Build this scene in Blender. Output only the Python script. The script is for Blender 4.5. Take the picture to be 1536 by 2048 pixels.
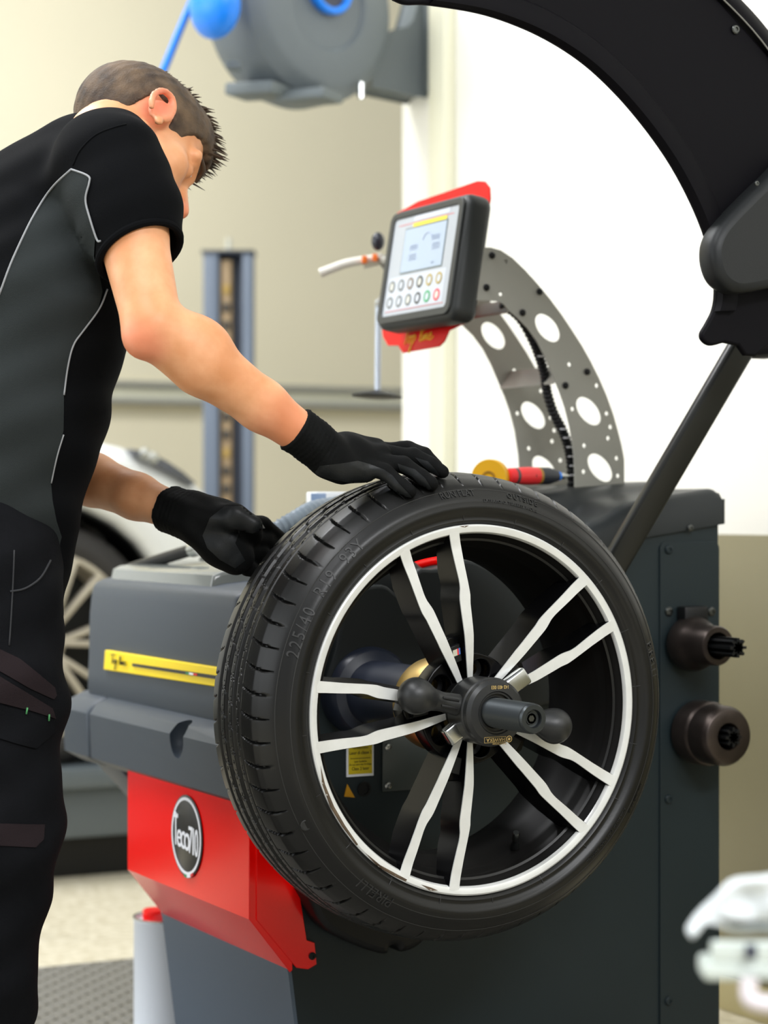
import bpy, bmesh, math, random
import numpy as np
from mathutils import Vector, Matrix
from mathutils.bvhtree import BVHTree

for o in list(bpy.data.objects):
    bpy.data.objects.remove(o)
scene = bpy.context.scene
COL = scene.collection
PI = math.pi
rnd = random.Random(7)

# ------------------------------------------------------------------ camera
TH = math.radians(27.3356)
FPX = 4348.8
CAM = np.array([-1.5095, -2.6377, 1.0])
FW = np.array([math.sin(TH), math.cos(TH), 0.0])
RT = np.array([math.cos(TH), -math.sin(TH), 0.0])
UP = np.array([0.0, 0.0, 1.0])
cd = bpy.data.cameras.new('camera')
cam = bpy.data.objects.new('camera', cd)
COL.objects.link(cam)
cam.location = CAM
cam.rotation_euler = (PI / 2, 0, -TH)
cd.sensor_fit = 'HORIZONTAL'
cd.sensor_width = 24.0
cd.lens = FPX / 1536 * 24.0
cd.clip_start = 0.05
cd.clip_end = 60
cd.dof.use_dof = True
cd.dof.focus_distance = 3.02
cd.dof.aperture_fstop = 3.2
scene.camera = cam

# ------------------------------------------------------------------ light
scene.view_settings.view_transform = 'Standard'
scene.view_settings.look = 'None'
scene.view_settings.gamma = 1.0
scene.view_settings.use_curve_mapping = False
scene.view_settings.exposure = 0.12
wd = bpy.data.worlds.new('workshop_ambient')
scene.world = wd
wd.use_nodes = True
bg = wd.node_tree.nodes['Background']
bg.inputs[0].default_value = (0.93, 0.97, 1.0, 1)
bg.inputs[1].default_value = 0.36

def area(name, loc, target, sx, sy, power, col=(1, 1, 1)):
    ld = bpy.data.lights.new(name, 'AREA')
    ld.shape = 'RECTANGLE'
    ld.size, ld.size_y, ld.energy, ld.color = sx, sy, power, col
    o = bpy.data.objects.new(name, ld)
    COL.objects.link(o)
    o.location = loc
    o.rotation_euler = (Vector(target) - Vector(loc)).to_track_quat('-Z', 'Y').to_euler()
    return o

# open roller door on the operator's side, the tube fittings under the ceiling, and two added fills
area('roller_door_daylight', (-5.2, 1.2, 2.35), (0.6, 1.2, 1.05), 5.5, 2.9, 105, (0.93, 0.97, 1.0))
area('ceiling_tube_light_near', (-1.9, -0.6, 4.2), (-1.9, -0.6, 0), 0.6, 3.0, 110, (0.97, 0.98, 1.0))
area('ceiling_tube_light_middle', (-1.2, 2.3, 4.2), (-1.2, 2.3, 0), 0.6, 2.6, 110, (0.97, 0.98, 1.0))
area('ceiling_tube_light_far', (-0.9, 3.3, 4.3), (-0.9, 4.4, 0), 4.2, 0.6, 95, (0.98, 0.99, 1.0))
area('front_fill_behind_camera', (-0.6, -4.3, 3.5), (-0.7, 0.2, 0.9), 2.6, 0.6, 145, (0.97, 0.98, 1.0))  # added fill from behind the camera for surfaces facing it
area('far_wall_fill', (-4.9, 3.6, 2.3), (0.2, 5.6, 1.7), 2.4, 2.0, 60, (0.96, 0.98, 1.0))  # added fill from the left to brighten the far wall, no window modelled

# ------------------------------------------------------------------ helpers
def ray(px, py):
    return FW + (px - 768) / FPX * RT + (1023 - py) / FPX * UP
def atD(px, py, D):
    return CAM + D * ray(px, py)
def onX(px, py, X):
    d = ray(px, py); return CAM + d * ((X - CAM[0]) / d[0])
def onY(px, py, Y):
    d = ray(px, py); return CAM + d * ((Y - CAM[1]) / d[1])
def onZ(px, py, Z):
    d = ray(px, py); return CAM + d * ((Z - CAM[2]) / d[2])

def lin(c):
    return tuple((x / 12.92 if x <= 0.04045 else ((x + 0.055) / 1.055) ** 2.4) for x in c)
def rgb(r, g, b):
    return lin((r / 255, g / 255, b / 255))

MATS = {}
def mat(name, col, rough=0.5, metal=0.0, var=0.0, vscale=20.0, bump=0.0, bscale=200.0, coat=0.0,
        spec=0.5, col2=None, emit=None, trans=0.0, coat_rough=0.05, stretch=None, sss=0.0, aniso=0.0):
    if name in MATS or col is None:
        return MATS[name]
    m = bpy.data.materials.new(name)
    m.use_nodes = True
    nt = m.node_tree
    b = nt.nodes['Principled BSDF']
    b.inputs['Base Color'].default_value = (*col, 1)
    b.inputs['Roughness'].default_value = rough
    b.inputs['Metallic'].default_value = metal
    b.inputs['Specular IOR Level'].default_value = spec
    b.inputs['Coat Weight'].default_value = coat
    b.inputs['Coat Roughness'].default_value = coat_rough
    b.inputs['Transmission Weight'].default_value = trans
    if aniso:
        b.inputs['Anisotropic'].default_value = aniso
    if sss:
        b.inputs['Subsurface Weight'].default_value = sss
        b.inputs['Subsurface Radius'].default_value = (0.012, 0.005, 0.003)
        b.inputs['Subsurface Scale'].default_value = 0.6
    if emit:
        b.inputs['Emission Color'].default_value = (*emit[0], 1)
        b.inputs['Emission Strength'].default_value = emit[1]
    tc = nt.nodes.new('ShaderNodeTexCoord')
    src = tc.outputs['Object']
    if stretch:
        mp = nt.nodes.new('ShaderNodeMapping')
        mp.inputs['Scale'].default_value = stretch
        nt.links.new(src, mp.inputs['Vector'])
        src = mp.outputs['Vector']
    if var > 0 or col2:
        n = nt.nodes.new('ShaderNodeTexNoise')
        n.inputs['Scale'].default_value = vscale
        n.inputs['Detail'].default_value = 6
        nt.links.new(src, n.inputs['Vector'])
        r = nt.nodes.new('ShaderNodeValToRGB')
        r.color_ramp.elements[0].position = 0.35
        r.color_ramp.elements[1].position = 0.68
        c2 = col2 if col2 else tuple(min(1, c * (1 + var)) for c in col)
        c1 = col if col2 else tuple(c * (1 - var) for c in col)
        r.color_ramp.elements[0].color = (*c1, 1)
        r.color_ramp.elements[1].color = (*c2, 1)
        nt.links.new(n.outputs['Fac'], r.inputs['Fac'])
        nt.links.new(r.outputs['Color'], b.inputs['Base Color'])
    if bump > 0:
        n2 = nt.nodes.new('ShaderNodeTexNoise')
        n2.inputs['Scale'].default_value = bscale
        n2.inputs['Detail'].default_value = 4
        nt.links.new(src, n2.inputs['Vector'])
        bp = nt.nodes.new('ShaderNodeBump')
        bp.inputs['Strength'].default_value = bump
        bp.inputs['Distance'].default_value = 0.002
        nt.links.new(n2.outputs['Fac'], bp.inputs['Height'])
        nt.links.new(bp.outputs['Normal'], b.inputs['Normal'])
    MATS[name] = m
    return m

WPOS = {}
def tag(o, label, cat, group=None):
    o['label'] = label
    o['category'] = cat
    if group:
        o['group'] = group
    return o
def thing(name, label, cat, loc, group=None):
    o = bpy.data.objects.new(name, None)
    o.empty_display_size = 0.05
    COL.objects.link(o)
    o.location = Vector(loc)
    WPOS[o] = Vector(loc)
    return tag(o, label, cat, group)

def link(name, V, F, material, parent=None, ang=35.0, label=None, kind=None):
    """one mesh object from world-space vertices"""
    V = np.asarray(V, dtype=float).reshape(-1, 3)
    c = (V.min(0) + V.max(0)) / 2
    me = bpy.data.meshes.new(name)
    me.from_pydata((V - c).tolist(), [], [list(map(int, f)) for f in F])
    me.validate()
    me.materials.append(material)
    if ang is not None:
        me.polygons.foreach_set('use_smooth', [True] * len(me.polygons))
        if ang < 179:
            me.set_sharp_from_angle(angle=math.radians(ang))
    o = bpy.data.objects.new(name, me)
    COL.objects.link(o)
    cw = Vector(c)
    if parent is not None:
        o.parent = parent
        o.location = cw - WPOS[parent]
    else:
        o.location = cw
    WPOS[o] = cw
    if label:
        o['label'] = label
    if kind:
        o['kind'] = kind
    return o
def structure(o):
    o['kind'] = 'structure'
    return o

def bm_out(bm):
    bm.verts.ensure_lookup_table()
    bm.verts.index_update()
    V = [tuple(v.co) for v in bm.verts]
    F = [[v.index for v in f.verts] for f in bm.faces]
    bm.free()
    return np.array(V), F

def box_vf(size, bevel=0.0, seg=2):
    bm = bmesh.new()
    bmesh.ops.create_cube(bm, size=1.0)
    bmesh.ops.scale(bm, vec=Vector(size), verts=bm.verts)
    if bevel > 0:
        bmesh.ops.bevel(bm, geom=list(bm.edges), offset=bevel, segments=seg, profile=0.5, affect='EDGES')
    return bm_out(bm)
def frame(ax, ay=None):
    """3x3 with columns x,y,z; z along ax"""
    z = np.array(ax, float); z /= np.linalg.norm(z)
    h = np.array(ay, float) if ay is not None else (np.array([0, 0, 1.0]) if abs(z[2]) < 0.9 else np.array([1.0, 0, 0]))
    x = np.cross(h, z); x /= np.linalg.norm(x)
    y = np.cross(z, x)
    return np.stack([x, y, z], 1)
def box(name, lo, hi, m, parent=None, bevel=0.0, seg=2, **k):
    lo = np.array(lo, float); hi = np.array(hi, float)
    V, F = box_vf(hi - lo, bevel, seg)
    return link(name, V + (lo + hi) / 2, F, m, parent, **k)
def obox(name, c, size, R, m, parent=None, bevel=0.0, seg=2, **k):
    V, F = box_vf(size, bevel, seg)
    return link(name, V @ np.array(R).T + np.array(c), F, m, parent, **k)

def lathe_vf(prof, n=48, closed=False, cap=True):
    """profile [(r,a)] about local z"""
    P = np.array(prof, float)
    k = len(P)
    an = np.arange(n) * 2 * PI / n
    V = np.stack([np.outer(P[:, 0], np.cos(an)), np.outer(P[:, 0], np.sin(an)), np.repeat(P[:, 1:2], n, 1)], -1).reshape(-1, 3)
    F = []
    for i in range(k if closed else k - 1):
        i2 = (i + 1) % k
        for j in range(n):
            j2 = (j + 1) % n
            F.append([i * n + j, i * n + j2, i2 * n + j2, i2 * n + j])
    if cap and not closed:
        if P[0, 0] > 1e-6: F.append([j for j in range(n)][::-1])
        if P[-1, 0] > 1e-6: F.append([(k - 1) * n + j for j in range(n)])
    return V, F
def lathe(name, prof, origin, axis, m, parent=None, n=48, closed=False, cap=True, **k):
    V, F = lathe_vf(prof, n, closed, cap)
    return link(name, V @ frame(axis).T + np.array(origin), F, m, parent, **k)

def catmull(P, sub=8):
    P = np.array(P, float)
    if len(P) < 3:
        return P
    Q = np.vstack([2 * P[0] - P[1], P, 2 * P[-1] - P[-2]])
    out = []
    for i in range(1, len(Q) - 2):
        p0, p1, p2, p3 = Q[i - 1:i + 3]
        for s in range(sub):
            t = s / sub
            out.append(0.5 * ((2 * p1) + (-p0 + p2) * t + (2 * p0 - 5 * p1 + 4 * p2 - p3) * t * t + (-p0 + 3 * p1 - 3 * p2 + p3) * t ** 3))
    out.append(P[-1])
    return np.array(out)
def tube_vf(P, r, n=10):
    P = np.array(P, float)
    r = np.broadcast_to(np.asarray(r, float), (len(P),))
    T = np.gradient(P, axis=0)
    T /= np.linalg.norm(T, axis=1)[:, None] + 1e-12
    ref = np.array([0, 0, 1.0]) if abs(T[0, 2]) < 0.9 else np.array([1.0, 0, 0])
    nrm = np.cross(T[0], ref); nrm /= np.linalg.norm(nrm)
    V = []
    an = np.arange(n) * 2 * PI / n
    for i in range(len(P)):
        nrm = nrm - T[i] * (nrm @ T[i]); nrm /= np.linalg.norm(nrm) + 1e-12
        b = np.cross(T[i], nrm)
        V.append(P[i] + r[i] * (np.outer(np.cos(an), nrm) + np.outer(np.sin(an), b)))
    V = np.vstack(V)
    F = []
    for i in range(len(P) - 1):
        for j in range(n):
            j2 = (j + 1) % n
            F.append([i * n + j, i * n + j2, (i + 1) * n + j2, (i + 1) * n + j])
    F.append(list(range(n))[::-1]); F.append([(len(P) - 1) * n + j for j in range(n)])
    return V, F
def tube(name, P, r, m, parent=None, n=10, sub=0, **k):
    if sub:
        k0 = len(P)
        P = catmull(P, sub)
        if np.ndim(r):
            r = np.interp(np.linspace(0, k0 - 1, len(P)), np.arange(k0), r)
    V, F = tube_vf(P, r, n)
    return link(name, V, F, m, parent, **k)
def merge(parts):
    Vs, Fs, o = [], [], 0
    for V, F in parts:
        Vs.append(np.asarray(V, float)); Fs += [[i + o for i in f] for f in F]; o += len(V)
    return np.vstack(Vs), Fs

def curve_mesh(cu):
    ob = bpy.data.objects.new('tmp', cu)
    COL.objects.link(ob)
    bpy.context.view_layer.update()
    dg = bpy.context.evaluated_depsgraph_get()
    me = bpy.data.meshes.new_from_object(ob.evaluated_get(dg))
    V = np.array([tuple(v.co) for v in me.vertices]).reshape(-1, 3)
    F = [list(p.vertices) for p in me.polygons]
    bpy.data.objects.remove(ob); bpy.data.curves.remove(cu); bpy.data.meshes.remove(me)
    return V, F
def poly2d(loops, thick=0.0, bevel=0.0):
    """filled 2-D polygon with holes, extruded +-thick/2 in local z"""
    cu = bpy.data.curves.new('poly', 'CURVE')
    cu.dimensions = '2D'; cu.fill_mode = 'BOTH'
    cu.extrude = max(thick / 2 - bevel, 0); cu.bevel_depth = bevel; cu.bevel_resolution = 2 if bevel else 0
    cu.offset = -bevel
    for L in loops:
        s = cu.splines.new('POLY')
        s.points.add(len(L) - 1)
        for p, q in zip(s.points, L):
            p.co = (q[0], q[1], 0, 1)
        s.use_cyclic_u = True
    return curve_mesh(cu)
def text2d(s, size=1.0, extrude=0.0, sx=1.0, shear=0.0, spacing=1.0):
    cu = bpy.data.curves.new('txt', 'FONT')
    cu.body = s; cu.size = size; cu.extrude = extrude
    cu.align_x = 'CENTER'; cu.align_y = 'CENTER'; cu.shear = shear; cu.space_character = spacing
    cu.resolution_u = 3
    V, F = curve_mesh(cu)
    V[:, 0] *= sx
    return V, F
def to3(V, o, u, v):
    u = np.array(u, float); v = np.array(v, float)
    w = np.cross(u, v); w /= np.linalg.norm(w)
    return np.array(o) + V[:, :1] * u + V[:, 1:2] * v + V[:, 2:3] * w
def smoothloop(L, sub=6):
    P = np.array(L, float); n = len(P); out = []
    for i in range(n):
        p0, p1, p2, p3 = P[i - 1], P[i], P[(i + 1) % n], P[(i + 2) % n]
        for s in range(sub):
            t = s / sub
            out.append(0.5 * ((2 * p1) + (-p0 + p2) * t + (2 * p0 - 5 * p1 + 4 * p2 - p3) * t * t + (-p0 + 3 * p1 - 3 * p2 + p3) * t ** 3))
    return np.array(out)
def prismXZ(name, pts, y0, y1, m, parent=None, bevel=0.0, holes=(), **k):
    """polygon of (X,Z) extruded between two Y planes"""
    V, F = poly2d([pts] + list(holes), abs(y1 - y0), bevel)
    W_ = np.stack([V[:, 0], (y0 + y1) / 2 - V[:, 2], V[:, 1]], 1)
    return link(name, W_, F, m, parent, **k)
def prismYZ(name, pts, x0, x1, m, parent=None, bevel=0.0, holes=(), **k):
    V, F = poly2d([pts] + list(holes), abs(x1 - x0), bevel)
    W_ = np.stack([(x0 + x1) / 2 + V[:, 2], V[:, 0], V[:, 1]], 1)
    return link(name, W_, F, m, parent, **k)
def circ(cx, cy, r, n=24, r2=None):
    r2 = r2 or r
    return [(cx + r * math.cos(2 * PI * i / n), cy + r2 * math.sin(2 * PI * i / n)) for i in range(n)]
def bvh(o):
    M = WPOS[o]
    me = o.data
    return BVHTree.FromPolygons([v.co + M for v in me.vertices], [tuple(p.vertices) for p in me.polygons])
def cast(tree, px, py):
    d = Vector(ray(px, py))
    h = tree.ray_cast(Vector(CAM), d.normalized())
    return h[0], h[1]

# signed-distance modelling --------------------------------------------------
class Field:
    def __init__(self, lo, hi, h):
        self.lo = np.array(lo, float); self.h = h
        self.n = np.ceil((np.array(hi) - self.lo) / h).astype(int) + 1
        self.v = np.full(self.n, 1.0, np.float32)
    def sub(self, lo, hi):
        a = np.clip(np.floor((np.array(lo) - self.lo) / self.h).astype(int), 0, self.n - 1)
        b = np.clip(np.ceil((np.array(hi) - self.lo) / self.h).astype(int) + 1, 1, self.n)
        sl = tuple(slice(x, y) for x, y in zip(a, b))
        g = [self.lo[i] + self.h * np.arange(a[i], b[i]) for i in range(3)]
        P = np.stack(np.meshgrid(*g, indexing='ij'), -1).astype(np.float32)
        return sl, P
    def _mix(self, sl, d, k, mode):
        v = self.v[sl]
        if mode == 'add':
            if k > 0:
                hh = np.clip(0.5 + 0.5 * (v - d) / k, 0, 1)
                self.v[sl] = v * (1 - hh) + d * hh - k * hh * (1 - hh)
            else:
                self.v[sl] = np.minimum(v, d)
        else:
            d = -d
            if k > 0:
                hh = np.clip(0.5 - 0.5 * (v - d) / k, 0, 1)
                self.v[sl] = v * (1 - hh) + d * hh + k * hh * (1 - hh)
            else:
                self.v[sl] = np.maximum(v, d)
    def cap(self, a, b, ra, rb, k=0.01, flat=None, s=1.0, mode='add'):
        a = np.array(a, float); b = np.array(b, float)
        R = max(ra, rb) * max(s, 1) + k + 3 * self.h
        sl, P = self.sub(np.minimum(a, b) - R, np.maximum(a, b) + R)
        ab = b - a; L2 = ab @ ab + 1e-12
        t = np.clip(((P - a) @ ab) / L2, 0, 1)
        q = P - a - t[..., None] * ab
        if flat is not None:
            f = np.array(flat, float); f /= np.linalg.norm(f)
            dn = q @ f
            q = q + (1 / s - 1) * dn[..., None] * f
        d = np.linalg.norm(q, axis=-1) - (ra + (rb - ra) * t)
        self._mix(sl, d.astype(np.float32), k, mode)
    def chain(self, pts, rs, k=0.01, **kw):
        for i in range(len(pts) - 1):
            self.cap(pts[i], pts[i + 1], rs[i], rs[i + 1], k, **kw)
    def ell(self, c, rad, R=None, k=0.01, mode='add'):
        c = np.array(c, float); rad = np.array(rad, float)
        R = np.eye(3) if R is None else np.array(R)
        m = rad.max() + k + 3 * self.h
        sl, P = self.sub(c - m, c + m)
        q = (P - c) @ R
        k0 = np.linalg.norm(q / rad, axis=-1); k1 = np.linalg.norm(q / rad ** 2, axis=-1) + 1e-9
        self._mix(sl, (k0 * (k0 - 1) / k1).astype(np.float32), k, mode)
    def plane(self, p, n, k=0.0):
        """remove the side the normal points to"""
        n = np.array(n, float); n /= np.linalg.norm(n)
        sl, P = self.sub(self.lo, self.lo + self.n * self.h)
        d = -((P - np.array(p)) @ n)
        self._mix(sl, d.astype(np.float32), k, 'subt')
    def warp(self, fn):
        sl, P = self.sub(self.lo, self.lo + self.n * self.h)
        self.v[sl] += fn(P).astype(np.float32)
    def mesh(self):
        v = self.v; s = v < 0; n = self.n
        cn = n - 1
        cid = lambda i, j, k: (i * cn[1] + j) * cn[2] + k
        ids, pos, quads = [], [], []
        for ax in range(3):
            a = [slice(None)] * 3; b = [slice(None)] * 3
            a[ax] = slice(0, -1); b[ax] = slice(1, None)
            cr = s[tuple(a)] != s[tuple(b)]
            I = np.argwhere(cr)
            o1, o2 = (ax + 1) % 3, (ax + 2) % 3
            ok = (I[:, o1] > 0) & (I[:, o2] > 0) & (I[:, o1] < n[o1] - 1) & (I[:, o2] < n[o2] - 1)
            I = I[ok]
            va = v[tuple(I.T)]; J = I.copy(); J[:, ax] += 1; vb = v[tuple(J.T)]
            t = va / (va - vb)
            P = I.astype(float); P[:, ax] += t
            q = []
            for d1, d2 in ((-1, -1), (0, -1), (0, 0), (-1, 0)):
                K = I.copy(); K[:, o1] += d1; K[:, o2] += d2
                c = cid(K[:, 0], K[:, 1], K[:, 2])
                ids.append(c); pos.append(P); q.append(c)
            q = np.stack(q, 1)
            fl = s[tuple(I.T)]
            q[~fl] = q[~fl][:, ::-1]
            quads.append(q)
        ids = np.concatenate(ids); pos = np.concatenate(pos); quads = np.concatenate(quads)
        u, inv = np.unique(ids, return_inverse=True)
        cnt = np.bincount(inv)
        V = np.stack([np.bincount(inv, pos[:, i]) / cnt for i in range(3)], 1)
        Fq = np.searchsorted(u, quads)
        return self.lo + V * self.h, Fq.tolist()

def boolsub(o, V, F):
    me = bpy.data.meshes.new('cut'); me.from_pydata((np.asarray(V)).tolist(), [], [list(map(int, f)) for f in F])
    c_ = bpy.data.objects.new('cut', me); COL.objects.link(c_)
    md = o.modifiers.new('b', 'BOOLEAN'); md.operation = 'DIFFERENCE'; md.object = c_; md.solver = 'EXACT'
    bpy.context.view_layer.update()
    dg = bpy.context.evaluated_depsgraph_get()
    nm = bpy.data.meshes.new_from_object(o.evaluated_get(dg))
    o.modifiers.remove(md)
    old = o.data; nm.name = old.name; o.data = nm
    bpy.data.objects.remove(c_)
    nm.polygons.foreach_set('use_smooth', [True] * len(nm.polygons)); nm.set_sharp_from_angle(angle=math.radians(35))
def sphere_vf(c, rad, n=24):
    V, F = lathe_vf([(max(1e-4, math.sin(t)), math.cos(t)) for t in np.linspace(PI - 0.01, 0.01, n // 2 + 1)], n)
    return V * np.array(rad) + np.array(c), F
def relax(V, F, it=2, lam=0.5):
    F4 = np.array(F)
    E = np.concatenate([F4[:, [i, (i + 1) % 4]] for i in range(4)])
    E = np.concatenate([E, E[:, ::-1]])
    cnt = np.bincount(E[:, 0], minlength=len(V))[:, None]
    for _ in range(it):
        S = np.stack([np.bincount(E[:, 0], V[E[:, 1], i], minlength=len(V)) for i in range(3)], 1)
        V = V * (1 - lam) + lam * S / np.maximum(cnt, 1)
    return V

def patch(name, poly, tree, off, m, parent, step=6.0, smooth=0, **k):
    """a piece of cloth or trim lying on a mesh: outline in photo pixels, depth from the mesh it lies on"""
    L = [(p[0] * 1e-3, p[1] * 1e-3) for p in (smoothloop(poly, smooth) if smooth else poly)]
    V, F = poly2d([L])
    bm = bmesh.new()
    vs = [bm.verts.new(v) for v in V]
    for f in F:
        try: bm.faces.new([vs[i] for i in f])
        except ValueError: pass
    for _ in range(12):
        es = [e for e in bm.edges if e.calc_length() > step * 1e-3]
        if not es: break
        bmesh.ops.subdivide_edges(bm, edges=es, cuts=1)
        bmesh.ops.triangulate(bm, faces=[f for f in bm.faces if len(f.verts) > 3])
    V, F = bm_out(bm)
    out = []; good = []
    last = None
    for x, y, _ in V:
        h, nn = cast(tree, x * 1000, y * 1000)
        if h is None:
            out.append((0, 0, 0)); good.append(False); continue
        nv = Vector(nn)
        d = Vector(ray(x * 1000, y * 1000)).normalized()
        if nv.dot(d) > 0: nv = -nv
        out.append(tuple(h + nv * off)); good.append(True)
    F = [f for f in F if all(good[i] for i in f)]
    used = sorted({i for f in F for i in f}); mp = {a: b for b, a in enumerate(used)}
    V = np.array([out[i] for i in used]); F = [[mp[i] for i in f][::-1] for f in F]
    return link(name, V, F, m, parent, ang=180, **k)
def seam(name, pts, tree, off, r, m, parent, sub=8, n=6, **k):
    P = catmull([(a, b, 0) for a, b in pts], sub)
    out = []
    for x, y, _ in P:
        h, nn = cast(tree, x, y)
        if h is None: continue
        nv = Vector(nn); d = Vector(ray(x, y)).normalized()
        if nv.dot(d) > 0: nv = -nv
        out.append(np.array(h + nv * off))
    P = np.array(out)
    for _ in range(2):
        P[1:-1] = (P[:-2] + 2 * P[1:-1] + P[2:]) / 4
    V, F = tube_vf(P, r, n)
    return link(name, V, F, m, parent, ang=180, **k)

SCRIPT = {  # joined-up "Top line", strokes in a box about 7 x 2
    'strokes': [
        [(0.0, 1.75), (0.5, 1.95), (1.2, 1.9), (1.7, 2.05)],
        [(0.85, 1.9), (0.7, 1.2), (0.55, 0.5), (0.45, 0.15)],
        [(1.35, 1.0), (1.05, 0.75), (1.1, 0.35), (1.4, 0.3), (1.6, 0.65), (1.45, 0.95), (1.75, 0.85), (2.0, 0.95)],
        [(2.05, 1.0), (1.9, 0.2), (1.75, -0.7), (1.6, -0.75), (1.75, -0.2), (2.2, 0.3), (2.6, 0.7), (2.4, 1.0), (2.1, 0.75)],
        [(3.5, 0.4), (3.9, 1.2), (3.95, 1.8), (3.75, 1.7), (3.6, 0.9), (3.65, 0.3), (3.95, 0.4), (4.15, 0.9)],
        [(4.15, 0.9), (4.1, 0.35), (4.35, 0.4)],
        [(4.35, 0.4), (4.55, 0.95), (4.6, 0.35), (4.85, 0.9), (5.05, 0.85), (5.0, 0.4), (5.25, 0.4), (5.5, 0.65)],
        [(5.5, 0.65), (5.85, 0.75), (5.8, 1.0), (5.5, 0.85), (5.5, 0.4), (5.85, 0.3), (6.4, 0.6)],
        [(4.25, 1.3), (4.3, 1.34)],
    ]}
def script_vf(o, u, v, size, r):
    parts = []
    o = np.array(o, float)
    for s in SCRIPT['strokes']:
        P = catmull([(a, b, 0) for a, b in s], 4)[:, :2] * size
        W_ = o + P[:, :1] * np.array(u) + P[:, 1:2] * np.array(v)
        parts.append(tube_vf(W_, r, 5))
    return merge(parts)
# ------------------------------------------------------------------ setting
M_white = mat('white_wall_paint', rgb(240, 238, 228), 0.55, var=0.02, vscale=1.5)
M_beige = mat('cream_wall_paint', rgb(226, 218, 190), 0.6, var=0.02, vscale=0.8)
M_cream = mat('cream_trim_paint', rgb(226, 224, 200), 0.5)
M_rail = mat('grey_rail_metal', rgb(150, 150, 142), 0.5)
M_floor = mat('speckled_floor', rgb(196, 186, 158), 0.4, var=0.0, vscale=45, col2=rgb(228, 220, 196))
XW = 1.115
YB = 5.6
structure(box('floor', (-6, -5, -0.1), (XW + 3.5, YB + 0.2, 0), M_floor))
structure(box('wall_back', (-6, YB, 0), (XW + 3.5, YB + 0.2, 4.4), M_beige))
YE = onX(805, 900, XW)[1]
structure(box('wall_right', (XW, -5, 0), (XW + 0.22, YE, 4.4), M_white))
y1 = onX(880, 900, XW)[1]; y2 = onX(912, 900, XW)[1]
structure(box('trim_1', (XW - 0.035, y2, 0), (XW, y1, 4.4), M_cream, bevel=0.006))
structure(box('baseboard_right', (XW - 0.018, -5, 0), (XW, y2, 0.07), mat('baseboard_stone', rgb(176, 164, 120), 0.5), bevel=0.004))
structure(box('baseboard_back', (-6, YB - 0.018, 0), (XW + 3.5, YB, 0.09), M_cream, bevel=0.004))
structure(box('wall_right_band', (XW - 0.006, -5, 0.07), (XW, y2, 0.955), mat('olive_lower_wall', rgb(128, 121, 92), 0.35, var=0.05, vscale=3), bevel=0.002))  # lower band of the right wall, coloured a darker olive than the wall above
# two-line rail along the far wall
zr = onY(520, 772, YB)[2]
trk = structure(box('trim_2', (-6, YB - 0.03, zr - 0.085), (XW + 2.0, YB, zr + 0.0), M_cream, bevel=0.004))
box('rail_edge', (-6, YB - 0.05, zr - 0.018), (XW + 2.0, YB - 0.03, zr + 0.006), M_rail, trk, bevel=0.004)
box('rail_edge', (-6, YB - 0.05, zr - 0.088), (XW + 2.0, YB - 0.03, zr - 0.064), M_rail, trk, bevel=0.004)

# ribbed rubber mat in front of the machine
M_mat = mat('mat_rubber', rgb(120, 117, 108), 0.55, var=0.06, vscale=30)
ym = onZ(165, 1926, 0.004)[1]
mt = thing('floor_mat', 'grey rubber floor mat with raised diamond bars beside the white can', 'mat', (-0.3, 0.6, 0.0))
box('mat_sheet', (-1.9, -1.6, 0.0005), (0.62, ym, 0.005), M_mat, mt, bevel=0.001)
parts = []
for i in range(46):
    for j in range(44):
        x = -0.62 + i * 0.026; y = ym - 0.02 - j * 0.026
        if x > 0.58: continue
        a = 0.6 if (i + j) % 2 else -0.6
        ca, sa = math.cos(a), math.sin(a)
        L, w, h = 0.0115, 0.0035, 0.0035
        q = [(-L, 0), (0, -w), (L, 0), (0, w)]
        V = [(x + p * ca - r_ * sa, y + p * sa + r_ * ca, 0.005) for p, r_ in q] + [(x - L * .5 * ca, y - L * .5 * sa, 0.005 + h), (x + L * .5 * ca, y + L * .5 * sa, 0.005 + h)]
        parts.append((V, [[0, 1, 4], [1, 5, 4], [1, 2, 5], [2, 3, 5], [3, 4, 5], [3, 0, 4]]))
V, F = merge(parts)
link('mat_bars', V, F, M_mat, mt, ang=30, kind='stuff')
# ------------------------------------------------------------------ wheel balancer
M_dark = mat('cabinet_dark_paint', rgb(29, 39, 42), 0.45, spec=0.3, var=0.05, vscale=6, bump=0.05, bscale=400)
M_blue = mat('cabinet_bluegrey_paint', rgb(76, 90, 106), 0.45, bump=0.08, bscale=500)
M_hood = mat('hood_grey_plastic', rgb(52, 61, 71), 0.5, bump=0.12, bscale=700)
M_tray = mat('tray_black_plastic', rgb(33, 37, 38), 0.45, spec=0.3, bump=0.08, bscale=500)
M_black = mat('black_plastic', rgb(15, 16, 17), 0.45, spec=0.3)
M_guard = mat('guard_black_plastic', rgb(11, 10, 14), 0.55, spec=0.08, bump=0.02, bscale=300)
M_red = mat('red_gloss_paint', rgb(255, 4, 0), 0.22, spec=0.35, coat=0.2, coat_rough=0.08)
M_yel = mat('yellow_label', rgb(255, 222, 0), 0.4)
M_arm = mat('arm_grey_paint', rgb(158, 157, 148), 0.5, bump=0.03, bscale=500)
M_steel = mat('bright_steel', rgb(190, 192, 190), 0.25, metal=1.0)
M_dsteel = mat('dark_steel', rgb(92, 94, 92), 0.35, metal=1.0)
M_brass = mat('brass_yellow_zinc', rgb(190, 160, 96), 0.35, metal=0.9)
M_whi = mat('white_print', rgb(240, 242, 248), 0.5)
M_pw = mat('panel_white_print', rgb(196, 202, 210), 0.45)
M_blk = mat('black_print', rgb(16, 16, 18), 0.35)
M_green = mat('green_print', rgb(60, 140, 90), 0.5)
M_redp = mat('red_print', rgb(225, 40, 45), 0.5)

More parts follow.
